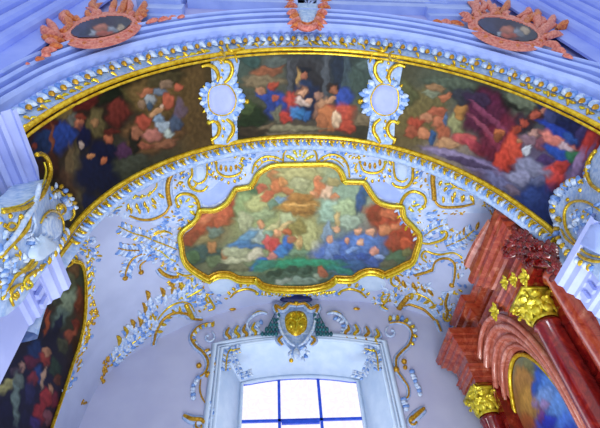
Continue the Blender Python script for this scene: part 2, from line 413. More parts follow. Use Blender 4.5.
# nave mouldings over the arch
def ybox(g, u0, u1, v0, v1, y, d):
    a = on_y(u0, (v0+v1)/2, y); b = on_y(u1, (v0+v1)/2, y); um = (u0+u1)/2
    zt = on_y(um, v0, y).z; zb = on_y(um, v1, y).z
    g.box((a.x, y-d, zb), (b.x, y+.12, zt))
g = MB()
ybox(g, 186, 440, 2.2, 5.6, 2.5, .04); ybox(g, 186, 440, -6, .4, 2.5, .04); struct(g.build('trim_8', M['white'], smooth=False))
for i, (a, b) in enumerate(((140, 184), (426, 470))):
    g = MB(); ybox(g, a, b, -6, 4, 2.5, .07); ybox(g, a, b, 5, 9, 2.52, .03); ybox(g, a+1, b-1, 9.8, 12, 2.5, .06); ybox(g, a+2, b-2, 12.6, 17, 2.54, .02)
    struct(g.build('trim_%d' % (9+i), M['white'], smooth=False))
# fluted transverse arches at either hand
def strips(name, p0, p1, sgn):
    a = on_y(*p0, 2.52); b = on_y(*p1, 2.52); d = (b-a).normalized(); a = a-d*3; b = b+d*3
    n = Vector((-d.z, 0, d.x)); n = n if n.x*sgn > 0 else -n
    pr = [(0,0),(0,.04),(.40,.04)]; o = .40
    for k in range(9):
        pr += [(o+.0,.02)]+[(o+.13-.13*math.cos(t), .05+.02*k+.13*math.sin(t)) for t in (0, .5, 1, 1.57, 2.1, 2.6, 3.14)]+[(o+.27,.0+.02*k),(o+.31,.0+.02*k),(o+.31,.08+.02*k),(o+.38,.08+.02*k),(o+.38,.0+.02*k)]; o += .40
    g = MB(); g.grid([[p+n*o_+Vector((0, -h, 0)) for o_, h in pr] for p in (a, b)]); return struct(g.build(name, M['nave'], smooth=False))
strips('trim_11', (0, 78), (108, 2), -1); strips('trim_12', (600, 67), (496, 0), 1)

# ------------------------------------------------------------------ frescoes
def soffit_panel(name, label, a0, a1, base, blobs, seed, m='paint', nt=80, step=.2, gain=.72):
    A = [math.radians(a) for a in np.arange(a0, a1+.01, step)]
    g = MB(); g.grid([[sof(a, t, .015) for a in A] for t in np.linspace(.012, .99, nt)])
    root = thing(name, label, 'fresco', sof(A[len(A)//2], .5, .015), 'frescoes on the arch soffit')
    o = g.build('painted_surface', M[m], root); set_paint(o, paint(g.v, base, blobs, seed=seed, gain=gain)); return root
def ang_of(u, v): P, N = hit('sof', u, v); return math.degrees(math.atan2(P.z-ZC, P.x))
aL = ang_of(213, 100); aC0 = ang_of(236, 100); aC1 = ang_of(373, 100); aR = ang_of(396, 100)
# left fresco
soffit_panel('arch_fresco', 'dark arch fresco with kneeling figures and putti in a brown cloud, on the left', aL, 178,
 [(30,130,'#3a1712'),(60,100,'#241c10'),(130,70,'#1d1b0e'),(200,70,'#4c3c1a'),(200,130,'#5a4520'),(150,150,'#3c3a28'),(70,190,'#2c2820'),(120,170,'#363a2a'),(100,120,'#2a1c12')],
 [(85,103,24,7,20,'#5e160c'),(118,112,12,14,0,'#6a2214'),(112,93,18,7,30,'#16200e'),(128,92,5,22,35,'#2b3f1a',.8),(120,82,22,6,15,'#101408'),(137,85,7,14,0,'#0c120a'),
  (192,105,20,40,0,'#5c441a',.8),(155,98,27,23,0,'#6c5220'),(152,136,30,18,8,'#6e4a20'),(165,78,20,8,15,'#4c4220'),
  (45,142,12,14,0,'#12305c'),(63,136,12,16,-20,'#183a86'),(48,122,8,6,0,'#5a1c14'),(66,112,7,12,-20,'#75602c'),(38,150,6,9,0,'#12284a'),(34,146,3,4,0,'#8a3018'),
  (52,140,2.2,17,0,'#7c3c1a'),(50,168,10,14,0,'#3c1c10'),(74,120,6,8,20,'#5e5c50'),(79,124,5,5,0,'#b0603a'),(80,117,6,3,0,'#7a2c14'),(96,124,10,15,10,'#5f5228'),(95,122,4,5,0,'#9a6a38'),
  (84,138,7,14,0,'#0a1238'),(82,146,2.5,4,0,'#a89080'),(78,178,7,34,8,'#54482c'),(70,170,4,26,0,'#6a5430',.6),(66,190,10,20,0,'#4a2c18',.7),
  (97,172,21,27,0,'#0b1434'),(106,152,13,10,-20,'#0c1230'),(90,205,9,12,0,'#101a38'),(90,156,4,3,0,'#c07a3c'),(104,161,3,4,0,'#b05c28'),(108,139,4.5,4.5,0,'#a8562c'),(112,132,8,4,0,'#5a1c10'),
  (124,152,8,8,0,'#4c2848'),(134,164,18,9,15,'#3c4030'),(135,140,7,12,0,'#181c14'),
  (146,92,8,4,20,'#b4663a'),(150,100,6,5,0,'#9aa0a0'),(160,92,7,5,0,'#6a7888'),(168,102,6,9,-10,'#b4512c'),(157,112,10,3,25,'#c08a54'),(142,104,4,5,0,'#8a6a4a'),(166,84,7,4,10,'#8a6c50'),(178,87,5,4,0,'#bb5630'),
  (150,106,3,4,0,'#3c5468'),(162,106,3,3,0,'#d0a888'),(143,122,8,7,0,'#ae4426'),(137,133,6,7,0,'#9a5c38'),(152,135,10,6,0,'#b86c5a'),(163,126,8,7,-20,'#9cacb6'),(168,134,6,5,0,'#a8b4a8'),(176,124,7,8,0,'#44546a'),(159,119,6,4,0,'#7890a4'),(165,144,14,5,10,'#8a5432'),(146,146,8,4,0,'#8e4a2c'),
  (180,110,6,10,0,'#6a5878',.5),(170,70,30,3,14,'#2a2410',.7)], 3, gain=.74)
soffit_panel('arch_fresco', 'arch fresco with navy priest and red and blue figures on steps, at the crown', aC1, aC0,
 [(240,65,'#46584c'),(270,70,'#5c5c44'),(300,65,'#30363c'),(330,65,'#26323c'),(365,65,'#34443e'),(370,110,'#586048'),(245,110,'#4a4c34'),(300,130,'#4c4232'),(360,135,'#3a3424'),(240,135,'#2c2c1c')],
 [(268,71,16,6,12,'#96552e'),(262,82,22,7,0,'#84704c'),(280,62,18,5,8,'#566058'),(250,60,12,7,-20,'#3a5a52'),(308,78,20,26,0,'#3a3b3e'),(308,84,14,22,0,'#272528'),(290,85,3,30,0,'#4a4c50'),(326,82,4,32,0,'#4c5258'),(338,80,6,34,0,'#1c2a3c'),(347,75,5,34,0,'#3a4c54'),(362,82,14,20,0,'#3e5248',.8),(366,66,10,6,0,'#4c6058'),
  (299,80,3,11,0,'#b88c40'),(306,90,12,10,0,'#1c3052'),(305,104,18,16,0,'#141f40'),(305,70,6,3.5,0,'#0e1624'),(304,76,3.6,3.8,0,'#a85e3a'),
  (253,118,16,12,20,'#1e3014'),(247,108,9,7,0,'#44562a'),(272,102,8,15,0,'#223c86'),(262,96,8,4,-15,'#2a48a0'),(282,104,7,11,20,'#26408e'),(273,86,5.5,5,0,'#b03c18'),(260,91,4.5,4,0,'#b4784e'),(276,98,4,2.6,0,'#b8502c'),
  (278,115,6,9,0,'#6c6a50'),(293,102,8,11,15,'#c0361a'),(287,117,8,7,0,'#b42c14'),(302,92,6.5,6,0,'#8a5838'),(303,93,4.4,4.4,0,'#d09468'),(302,102,8,4,-25,'#c8ac98'),(297,113,8,7,20,'#2474ae'),(306,117,5,5,0,'#1c5a94'),(309,101,3.5,2.6,0,'#dca47c'),
  (319,96,5,5,0,'#a4745a'),(318,112,6,8,0,'#8a6048'),(325,104,6,6,0,'#b07c50'),(343,102,9,16,-8,'#27469c'),(333,88,7,5.5,0,'#2a1c14'),(334,90,4.5,4.8,0,'#a05c34'),(340,116,16,14,-12,'#c4441a'),(328,118,9,14,10,'#be6c2c'),(336,119,5,8,0,'#d8b488'),(348,126,9,7,0,'#b43c18'),(331,100,5,3,20,'#c88c5c'),(322,123,5,9,0,'#a8602c'),
  (292,128,34,3.5,0,'#827a58'),(295,134,40,2.5,0,'#665a44'),(262,130,14,3,25,'#6e5c40'),(365,121,14,7,-10,'#766444'),(250,132,16,5,0,'#3a3020')], 11, gain=.78)
soffit_panel('arch_fresco', 'arch fresco with purple drapery, orange-robed kneeling man and dark blue globe, on the right', 2, aR,
 [(400,75,'#54533a'),(440,80,'#58604c'),(490,88,'#3f463e'),(530,100,'#5a6450'),(400,130,'#6a5a30'),(450,150,'#8a7a68'),(500,170,'#5a4058'),(560,110,'#262b4c'),(590,140,'#5c2038'),(560,190,'#7a6a98'),(520,190,'#5e6080'),(545,220,'#1c2c5c')],
 [(418,112,28,28,0,'#75662f',.8),(405,95,12,14,0,'#5f6238'),(460,86,36,7,-12,'#56634f'),(468,98,18,10,-15,'#383a44'),(500,100,28,7,-22,'#25251f'),(523,101,20,7,-28,'#717c62'),
  (432,93,9,5,0,'#8a9272'),(436,88,10,4,-10,'#a07648'),(446,97,6,4,20,'#bc6a3c'),(436,112,10,5,10,'#bc5e38'),(426,118,7,5,0,'#c07c50'),(416,124,8,8,0,'#b2401e'),(412,132,8,6,0,'#a8502c'),(424,134,6,6,0,'#c87a48'),(440,122,7,7,0,'#c06a40'),(443,134,7,9,0,'#b05a30'),(432,138,3.5,8,0,'#2e5684'),(445,120,3,6,0,'#4c6a8c'),
  (458,124,9,13,0,'#98985e'),(462,112,8,7,0,'#b87c28'),(448,144,12,6,-5,'#c08c58'),(466,140,14,6,-15,'#c44c48'),(478,148,16,6,-25,'#b83c48'),
  (486,114,22,24,-30,'#5c1c3c'),(500,140,18,28,-35,'#6c1c34'),(478,100,14,8,-20,'#3e2c48'),(490,118,26,3,-40,'#8c3c5c',.8),(484,128,22,2.5,-42,'#a04860',.7),(500,150,24,3,-50,'#8a2c44',.8),(510,160,12,14,0,'#4a2440'),
  (455,156,34,5,-14,'#8a7aa0'),(488,170,26,7,-20,'#7c6c94'),(470,163,26,3,-15,'#4c3c5c'),(500,183,18,7,-30,'#6a6a94'),
  (575,125,22,20,-35,'#1c2450'),(560,112,14,8,-30,'#2c3664'),(590,150,10,24,-10,'#bb281c'),(580,135,5,16,-20,'#3c3468'),
  (524,124,10,10,0,'#3c2c38'),(537,116,9,8,0,'#4a2828'),(524,123,5,5,0,'#b8482c'),(516,130,5,5,0,'#a03c20'),(535,115,5.5,5,0,'#b85034'),(545,106,8,5,-20,'#1e2a60'),(544,111,4.5,4.5,0,'#b06c54'),(550,118,7,9,0,'#3a4478'),
  (511,152,12,18,-8,'#d8421a'),(503,160,8,12,0,'#cc3410'),(500,133,5.5,5,0,'#c06428'),(497,138,4,4,0,'#8a4a20'),(519,141,4,3,0,'#b4784c'),(534,134,5,4.5,0,'#c08c7c'),(529,140,9,6,0,'#8c6a78'),(527,150,4,6,-30,'#ccd0d8'),(540,145,6,8,0,'#8a4a58'),
  (556,131,18,6,-28,'#1c40a8'),(556,141,20,6,-28,'#e07a68'),(566,149,9,4,-40,'#c4a8b0'),(560,155,18,6,-35,'#1a4cac'),(573,157,8,7,0,'#2a7048'),(570,140,8,6,-20,'#26509c'),(545,160,10,5,0,'#4c3468'),
  (552,178,13,15,-30,'#d8321a'),(562,166,8,6,0,'#b82c1c'),(531,168,18,9,-20,'#8486a4'),(520,178,14,8,-20,'#8c8cac'),(538,183,9,7,0,'#5c6488'),
  (571,185,6,40,-22,'#a07cae'),(580,180,4,40,-22,'#7c5c8c'),(563,210,10,16,0,'#8a5a74'),(538,206,22,25,0,'#1a2e66'),(532,197,9,8,0,'#2a4280',.7),(512,190,10,4,-35,'#6c5c70')], 23)

# generic painted patch cut from a surface by a pixel-traced outline
def painted_region(surf, poly, base, blobs, parent, seed, lift=.015, st=1.0, m='paint', nm='painted_surface', gain=.9, sat=.9):
    xs = [p[0] for p in poly]; ys = [p[1] for p in poly]
    us = np.arange(min(xs), max(xs)+st, st); vs = np.arange(min(ys), max(ys)+st, st)
    idx = {}; g = MB()
    def vid(i, j):
        if (i, j) not in idx:
            P, N = hit(surf, us[i], vs[j]); idx[(i, j)] = len(g.v); g.v.append(tuple(P+N*lift))
        return idx[(i, j)]
    for i in range(len(us)-1):
        for j in range(len(vs)-1):
            if inside(us[i]+st/2, vs[j]+st/2, poly): g.f.append((vid(i, j), vid(i, j+1), vid(i+1, j+1), vid(i+1, j)))
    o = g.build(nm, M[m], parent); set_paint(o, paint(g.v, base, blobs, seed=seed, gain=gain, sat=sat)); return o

FR = [(276,164.6),(300,164),(315.5,163.7),(330.4,164),(339.8,170),(344,180.5),(345,181),(360,181.5),(364.3,182.3),(370,191),(377.4,200.5),(388.6,205),(399.9,206),(402,206.5),(403,213),(405,218),(412.8,226),(419,233),(419.5,240),(416.5,250),(412.8,260),(405,264),(396.8,268.5),(385,273.5),(384.6,273.5),(377,270.5),(367,270),(359,273),(352,277.6),(336,277.3),(335,277.6),(331,281.5),(324,284.8),(311,287.5),(297.4,288),(281,287.6),(268,286),(261,283.5),(256,278.8),(255,278.6),(239.2,277.8),(232,274.5),(226,272.9),(217,273.5),(209.3,277),(207.5,277.6),(194.3,270),(186,263),(182.2,255),(181,245.6),(179.6,236),(183,229.5),(190.4,224),(197,217),(199,210.5),(200.2,209.8),(214.3,209.6),(225.5,203.3),(231,196),(235,189),(236,188.6),(250.5,186),(251,185),(254,181),(258,173.5),(266,168)]
cf = thing('ceiling_fresco', 'large scalloped ceiling fresco in a gilt frame at the middle of the vault', 'fresco', hit('vault', 300, 230)[0])
painted_region('vault', FR,
 [(300,170,'#a8a66c'),(240,200,'#7c8e58'),(345,195,'#86a088'),(200,225,'#8c3c1c'),(195,250,'#4c5440'),(230,260,'#707c58'),(300,230,'#a49a58'),(300,265,'#2c7c58'),(350,260,'#3c6494'),(400,230,'#94381c'),(390,262,'#4c5c48'),(260,215,'#98a468')],
 [(238,198,7,14,-10,'#6c8c58'),(228,206,11,17,-25,'#a6341a'),(212,222,24,11,25,'#b4502a'),(200,234,18,10,25,'#9c3c1c'),(222,216,6,14,-25,'#c85a34',.7),(208,218,10,4,30,'#cf7448',.7),(193,240,8,8,0,'#84341c'),(207,240,14,7,35,'#8a7c4c'),(215,232,8,6,0,'#64786a'),
  (203,255,20,10,15,'#2e4c4c'),(192,258,8,6,0,'#40603c'),(215,262,10,6,0,'#5a6c48'),(212,248,5,6,0,'#a8703c'),(224,256,4,5,0,'#9c6a40'),(222,268,12,4,10,'#48483c'),
  (252,190,12,7,-10,'#3f6a4c'),(246,206,13,13,0,'#8aa068'),(262,204,16,12,0,'#b4b672'),(258,216,20,6,10,'#98a878'),(245,222,8,10,0,'#a8ac80'),
  (275,176,10,5,-20,'#b07040'),(277,187,8,8,20,'#c66a38'),(268,196,8,5,30,'#c05a38'),(262,188,5,5,0,'#b8543c'),(283,182,5,5,0,'#cc8444'),(288,191,6,4,-20,'#bc6c3c'),(284,199,10,3,15,'#6c90a8'),(272,205,5,4,0,'#64846c'),
  (300,174,22,7,0,'#b4ae70'),(300,184,10,7,0,'#a8a878'),(318,180,5,4,0,'#c87c50'),(320,189,7,9,20,'#cc7040'),(327,193,6,9,-10,'#dcb490'),(334,199,4,5,-30,'#c87848'),(314,195,4,4,0,'#d08858'),(334,182,8,5,0,'#a09058'),
  (300,207,20,10,0,'#b27a2c'),(300,198,14,5,0,'#a8702c'),(300,205,18,1.5,0,'#d8a04c'),(300,212,20,1.5,0,'#8a5c24'),(298,236,4,20,0,'#c0b470'),(310,238,8,20,0,'#b0b070'),(288,222,9,9,0,'#a8b080'),(298,228,10,8,0,'#8a7c3c'),
  (257,235,10,10,10,'#a4b4ac'),(261,225,4,4,0,'#d09060'),(246,238,13,5,35,'#5c90b0'),(240,245,14,4,10,'#4078a8'),(252,247,16,3,0,'#3c6c9c'),(272,228,12,2.5,35,'#c4bc80'),(284,226,10,2.5,30,'#d0b070'),(268,236,5,6,0,'#7c9c84'),
  (243,258,22,5,10,'#b8b890'),(236,252,14,5,0,'#a8ac84'),(240,268,12,4,0,'#6c6c50'),(256,255,8,6,30,'#c8c0a0'),
  (269,243,6,7,0,'#d04c50'),(275,246,6,9,0,'#c03438'),(277,233,4.2,4.2,0,'#e09c68'),(288,244,6,9,0,'#1e62b4'),(262,263,14,5,28,'#185cb0'),(281,252,7,6,0,'#2c78b8'),(272,257,5,4,0,'#c87c70'),(286,232,5,4,0,'#bc5c30'),(292,239,5,4,0,'#a86440'),(300,242,4,6,0,'#c8a060'),(300,253,12,4,0,'#6c8c6c'),
  (318,250,8,10,0,'#b8b890'),(332,212,16,12,0,'#94b49c'),(345,208,12,10,0,'#a4b888'),(338,220,4,8,0,'#c0a468'),(350,222,10,8,0,'#9cb098'),(328,234,6,12,0,'#7c94a8'),
  (345,253,30,17,0,'#4266b0'),(365,245,16,14,0,'#5078bc'),(332,250,8,12,0,'#6484bc'),(350,266,26,6,0,'#2c5688'),(374,262,10,6,0,'#3a58a0'),(385,240,8,18,-10,'#48649c',.8),
  (337,230,4,3.6,0,'#e0a478'),(330,240,4,3.6,0,'#d89870'),(358,231,4,3.6,0,'#dc9c74'),(347,241,3.5,3.5,0,'#d89068'),(370,232,4,3.6,0,'#e0a078'),(361,242,4,3.6,0,'#e0a880'),(374,252,4.4,5,0,'#d89078'),(352,250,8,3,20,'#7ca0d8'),(340,258,8,3,-20,'#2c4c94'),(362,256,8,4,0,'#2c4c98'),(380,258,5,3,0,'#88a0d0'),
  (361,198,5,16,-12,'#1a4a86'),(368,190,5,7,0,'#2c5c84'),(386,220,22,13,-25,'#b03c1c'),(402,234,16,16,0,'#a43418'),(376,212,7,10,-30,'#8a2c18'),(388,214,8,6,-20,'#c86438'),(396,226,9,4,30,'#c87044'),(385,230,6,6,0,'#cc7c4c'),(405,244,9,6,-20,'#bc4c24'),(393,243,8,9,0,'#9c3c24'),
  (397,257,12,6,25,'#4c6c50'),(408,252,5,5,0,'#6c6c40'),(388,264,10,4,10,'#5c5c48'),
  (300,264,46,5,0,'#189068'),(265,266,14,5,25,'#2c7c68'),(340,270,16,4,-20,'#1c7c70'),(298,277,38,9,0,'#41594c'),(276,273,9,3.5,15,'#203c34'),(292,270,6,3,0,'#28443c'),(308,270,5,3,0,'#26443c'),(300,281,22,4,0,'#7c9484'),(320,276,7,4,0,'#8c9c84'),(284,281,9,3,20,'#93a090'),(322,272,4,6,20,'#a8583c'),(300,220,150,90,0,'#aaac64',.08)],
 cf, 5)
def frame_tube(surf, poly, lift, w, parent, nm, m='gold', sm=3, inset=0, flat=1):
    g = MB(); q = smooth(poly, sm, True)
    if inset:
        cx = sum(p[0] for p in q)/len(q); cy = sum(p[1] for p in q)/len(q); r = []
        for i in range(len(q)):
            a = q[i-1]; b = q[(i+1) % len(q)]; dx, dy = b[0]-a[0], b[1]-a[1]; L = math.hypot(dx, dy) or 1
            r.append((q[i][0]-dy/L*inset, q[i][1]+dx/L*inset))
        q = r
    H = [hit(surf, u, v) for u, v in q]
    g.tube([p+n*lift for p, n in H], [w*.5*pxs(p) for p, n in H], [n for p, n in H], 8, flat=flat, closed=True); return g.build(nm, M[m], parent)
frame_tube('vault', FR, .04, 5.2, cf, 'gilt_frame', 'gold', 3, -.6)
frame_tube('vault', FR, .1, 2.4, cf, 'gilt_bead', 'brightgold', 3, -2.4)
frame_tube('vault', FR, .03, 1.8, cf, 'gilt_lip', 'ogold', 3, 2.2)

# left wall painting
LP = [(66,256),(72,261),(78,262),(82,268),(84,283),(84,303),(82,325),(77,345),(70,365),(62,390),(50,425),(42,450),(-60,450),(-60,240),(40,240)]
wp = thing('wall_painting', 'tall dark painting with crowded figures in a gilt frame on the left wall', 'painting', hit('vault', 60, 340)[0])
painted_region('vault', LP,
 [(75,280,'#3c4430'),(70,320,'#3a3c28'),(50,340,'#1c1a30'),(30,380,'#181a3c'),(50,420,'#2c1830'),(10,420,'#161838'),(80,310,'#5a2c18')],
 [(74,272,6,10,0,'#70502c'),(70,285,7,12,0,'#5c6040'),(78,300,4,14,0,'#7c3c1c'),(66,306,8,18,-20,'#8a9c7c'),(60,318,7,12,-25,'#62786c'),(56,298,5,8,0,'#4a4c34'),(58,325,4,12,-20,'#1c1c3c'),(48,322,2.6,12,-15,'#b4501c'),(44,312,5,6,0,'#7a2c18'),(76,326,4,8,0,'#7a2c18'),(70,336,6,9,-30,'#a04c2c'),(63,345,6,8,0,'#4a4c34'),(75,345,3,9,0,'#3c2418'),
  (36,350,8,10,0,'#1e3a70'),(45,358,6,8,0,'#a8382c'),(32,362,7,7,0,'#6c2440'),(47,352,4,4,0,'#c88c64'),(38,376,7,9,0,'#24488c'),(43,378,2.2,12,-15,'#c8a080'),(33,380,5,8,0,'#8a2c38'),(55,368,6,10,0,'#2e4434'),(22,368,4,6,0,'#b48878'),(16,372,6,6,0,'#4c3c50'),
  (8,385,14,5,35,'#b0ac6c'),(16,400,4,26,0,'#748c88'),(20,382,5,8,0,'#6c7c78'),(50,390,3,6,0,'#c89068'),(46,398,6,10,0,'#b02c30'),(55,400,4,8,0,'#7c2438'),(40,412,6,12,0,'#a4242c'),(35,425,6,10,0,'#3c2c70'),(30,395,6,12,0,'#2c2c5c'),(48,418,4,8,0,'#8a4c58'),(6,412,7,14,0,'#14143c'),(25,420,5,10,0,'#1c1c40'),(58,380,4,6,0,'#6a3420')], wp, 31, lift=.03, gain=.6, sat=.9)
g = MB(); q = smooth([(60,252),(66,257),(72,261),(78,262),(82,268),(84,283),(84,303),(82,325),(77,345),(70,365),(62,390),(50,425),(42,450)], 5); H = [hit('vault', u, v) for u, v in q]
g.tube([p+n*.05 for p, n in H], [1.7*pxs(p) for p, n in H], [n for p, n in H], 8)
g.tube([p+n*.1+Vector((0, -.06, 0)) for p, n in H], [.7*pxs(p) for p, n in H], [n for p, n in H], 6)
g.build('gilt_frame', M['gold'], wp)
# ------------------------------------------------------------------ vault ornaments
V = 'vault'
OG = 'gilded stucco ornaments on the vault'
def beaded(o, pts, w, m='ogold', n=9):
    o.tube(pts, w, m, 'gilt_scroll', taper=False); q = smooth(pts, 8); q = resample(q, sum(math.dist(a, b) for a, b in zip(q, q[1:]))/n)
    for u, v in q: o.ball(u, v, w*.62, m)
BF = [(150,172),(180,160),(215,150),(250,145),(300,143),(350,145),(395,152),(430,164),(470,182),(500,202),(490,214),(470,212),(450,214),(436,232),(424,232),(412,222),(403,205),(378,198),(368,182),(348,180),(335,163),(262,164),(250,184),(235,186),(222,202),(200,208),(186,226),(165,226),(140,222),(122,218),(112,206)]
def region_mesh(surf, poly, lift, st=2.):
    g = MB(); idx = {}
    us = np.arange(min(p[0] for p in poly), max(p[0] for p in poly)+st, st); vs = np.arange(min(p[1] for p in poly), max(p[1] for p in poly)+st, st)
    def vid(i, j):
        if (i, j) not in idx: P, N = hit(surf, us[i], vs[j]); idx[(i, j)] = len(g.v); g.v.append(tuple(P+N*lift))
        return idx[(i, j)]
    for i in range(len(us)-1):
        for j in range(len(vs)-1):
            if inside(us[i]+st/2, vs[j]+st/2, poly): g.f.append((vid(i, j), vid(i, j+1), vid(i+1, j+1), vid(i+1, j)))
    return g
M['wash'] = mat('pale_blue_wash', '#a8bcde', '#c2cee6', .75, scale=5)
struct(region_mesh(V, BF, .006).build('trim_17', M['wash']))
# fan cartouches
o = Orn(V, 'fan_ornament', 'gilded fan-shaped cartouche on the vault, upper left of the ceiling fresco', group=None)
o.patch([(124,188),(150,172),(172,170),(172,205),(160,216),(144,219),(126,216)], 'ground')
o.patch([(128,189),(140,183),(157,175),(155,187),(141,195)], 'vault', 'plain_field', .03); o.tube([(127,189),(133,194),(140.5,196.5),(150,193),(156,187),(156.5,181)], 2)
o.tube([(129,186),(142,179),(158,173)], 1.3, 'leaf', 'stucco_leaf')
beaded(o, [(171,173),(168,180),(167,188),(168,197),(169.5,204)], 4.5); o.tube([(169.5,204),(166,211),(159,216),(150,219),(140,219),(129,215.5)], 3, 'ogold')
o.row([(128,203),(140,202),(152,197),(161,190)], 9, 8, 3.4, -75, 'leaf', alt='gold'); o.row([(131,214),(142,214),(153,211),(163,203)], 8, 7, 3, 100, 'leaf', alt='gold')
o.row([(124,198),(140,199),(156,194)], 8, 6, 3, 60, 'leaf', alt='brightgold'); o.done()
o = Orn(V, 'fan_ornament', 'gilded fan-shaped cartouche on the vault, upper right of the ceiling fresco')
o.patch([(432,172),(450,173),(478,190),(480,200),(474,205),(450,208),(437,202)], 'ground')
o.patch([(449,178),(460,180),(474,189),(465,189),(455,185)], 'vault', 'plain_field', .03); o.tube([(448.6,178),(451,183),(457,187),(466,190),(475,189)], 2)
beaded(o, [(433.7,170.6),(433,180),(434,190),(434.6,198.6)], 4.5); o.tube([(434.6,198.6),(438,204),(445,206.5),(461.7,206),(475,203)], 3, 'ogold')
o.row([(442,180),(452,189),(464,194),(477,196)], 9, 7, 3.2, -75, 'leaf', alt='gold'); o.row([(443,203),(454,203),(466,202),(476,199)], 7, 7, 3, 95, 'leaf', alt='gold')
o.row([(440,176),(446,186),(458,192)], 6, 6, 3, 60, 'leaf', alt='brightgold'); o.done()
# leaf sprays
def spray(label, polys, n, cen=None, L=7, w=2.6, ms=('leaf','leaf','gold','ogold'), strokes=(), surf=V, name='leaf_spray', cat='stucco ornament', ang=None):
    o = Orn(surf, name, label, cat)
    for p in (polys if isinstance(polys[0], list) else [polys]): o.scatter(p, n, L, w, ang, ms, cen)
    for s_ in strokes: o.tube(s_[0], s_[1], s_[2] if len(s_) > 2 else 'gold')
    return o.done()
spray('small gilt leaf spray at the lower left tip of the left fan cartouche', [(98,222),(102,210),(112,202),(124,199),(128,206),(124,214),(110,218)], 34, (126,204), 6, 2.4, strokes=[([(104,217),(112,210),(122,206)], 1.6, 'brightgold')])
spray('small gilt leaf spray at the lower right tip of the right fan cartouche', [(478,192),(486,188),(500,203),(506,216),(496,214),(484,208)], 34, (478,196), 6, 2.4, strokes=[([(480,196),(488,200),(498,210)], 1.6, 'brightgold'), ([(482,206),(489,203),(494,206)], 1.5)])
# U scrolls
o = Orn(V, 'scroll_ornament', 'U-shaped gilt scroll around a white tongue, left of the fresco crown')
o.patch([(190,165),(207,163),(209,178),(203,190),(192,188)], 'ground'); o.patch([(196,166),(204,165),(205,177),(198,181),(196,176)], 'winwhite', 'plain_tongue', .03)
o.tube([(190.9,164),(191.8,174.3),(188.6,180),(190,186),(196,190),(203,190),(207.5,185.5)], 3); o.tube([(206.8,162),(206.8,174),(204,180),(198,183),(192.7,180)], 2.4)
o.curl(194,183,6,120,330,2.4); o.row([(212,160),(208,168),(210,178)], 6, 6, 3, 40, 'leaf', alt='gold'); o.row([(184,165),(185,175),(183,185)], 7, 6, 3, -60, 'leaf', alt='gold'); o.done()
o = Orn(V, 'scroll_ornament', 'U-shaped gilt scroll around a white tongue, right of the fresco crown')
o.patch([(393,163),(412,165),(413,180),(405,188),(394,184)], 'ground'); o.patch([(397,164),(407,166),(406,178),(399,179)], 'winwhite', 'plain_tongue', .03)
o.tube([(412,163),(413,171),(412,180),(405.5,186.5),(396,185.6),(392,182)], 3.2); o.tube([(393.5,161),(394.3,173),(397,179),(403,181),(408,178)], 2.4)
o.row([(389,160),(388,170),(390,180)], 6, 6, 3, 40, 'leaf', alt='gold'); o.row([(418,165),(419,175),(417,185)], 7, 6, 3, -60, 'leaf', alt='gold'); o.done()
# bowl scrolls
for pts, tr, lab in (([(216,163),(217.5,171),(224,175.5),(232,175.6),(239.5,172.5),(242.5,165)], [(221,171),(226,172),(231,172),(236,170)], 'left'), ([(360,162),(363,169.5),(369,172),(377,172),(383,168.5),(385.5,162)], [(365,168),(370,169),(375,169),(380,166)], 'right')):
    o = Orn(V, 'basket_ornament', 'basket-shaped gilt scroll filled with small flutes just %s of the fresco crown' % lab)
    o.patch([pts[0], pts[1], pts[2], pts[3], pts[4], pts[5], ((pts[0][0]+pts[5][0])/2, pts[0][1]-3)], 'ground'); o.tube(pts, 2.8); o.ball(*pts[5], 2.4, 'brightgold'); o.ball(*pts[0], 2)
    for u, v in tr: o.tear(u, v, 92, 7, 3, 'ogold', 'gilt_leaf')
    x0, y0_ = pts[0]; x1, y1_ = pts[5]
    o.row([(x0-1, y0_-2), ((x0+x1)/2, y0_-6), (x1+1, y1_-2)], 9, 5, 3, 90, 'leaf', alt='gold'); o.row([(x0-2, y0_+8), ((x0+x1)/2, y0_+17), (x1+2, y1_+8)], 12, 4.5, 3, -90, 'leaf', alt='gold'); o.done()
# twin lobes above the fresco crown
o = Orn(V, 'lobe_ornament', 'gilt ribbed arch lobe riding on the upper left corner of the fresco frame')
o.patch([(253,172),(257,162),(268,156),(280,157),(286,163),(270,165),(260,171)], 'ground'); o.tube([(252,173),(255,163),(264,156.5),(275,156.5),(283,160)], 2.4); o.tube([(257,169),(263,162),(272,160),(281,163)], 1.6); o.row([(258,168),(264,162),(272,159),(281,161)], 8, 5, 2.4, 80, 'leaf', alt='gold'); o.done()
o = Orn(V, 'lobe_ornament', 'gilt ribbed arch lobe riding on the upper right corner of the fresco frame')
o.patch([(318,162),(330,155),(342,157),(348,165),(349,175),(340,168),(330,162)], 'ground'); o.tube([(317,162),(324,156),(334,154),(343,158),(348,166),(349.5,177)], 2.4); o.tube([(322,162),(330,158.5),(338,161),(344,167)], 1.6); o.row([(323,160),(331,157.5),(340,160),(346,168)], 8, 5, 2.4, 80, 'leaf', alt='gold'); o.done()
o = Orn(V, 'shell_ornament', 'blue and gold shell crest over the middle of the fresco frame')
o.patch([(284,163),(283,150),(292,143),(308,143),(317,150),(316,163)], 'ground'); 
for r_ in (18, 13, 8): 
    for k in range(9): a = 20+k*17.5; o.tear(300+r_*.45*math.cos(math.radians(a)), 162-r_*.7*math.sin(math.radians(a)), a, r_*.42, 3.6, 'leaf' if k % 2 else 'brightgold', 'stucco_leaf' if k % 2 else 'gilt_leaf')
o.tube([(283,163),(284,153),(290,146)], 2); o.tube([(317,163),(316,153),(310,146)], 2); o.done()
spray('band of stucco leaves and flowers between the crest and the left basket scroll', [(237,158),(246,146),(270,143),(284,144),(284,155),(262,155),(252,162),(246,178),(236,178)], 62, (300,200), 6, 2.8, ms=('leaf','leaf','gold'))
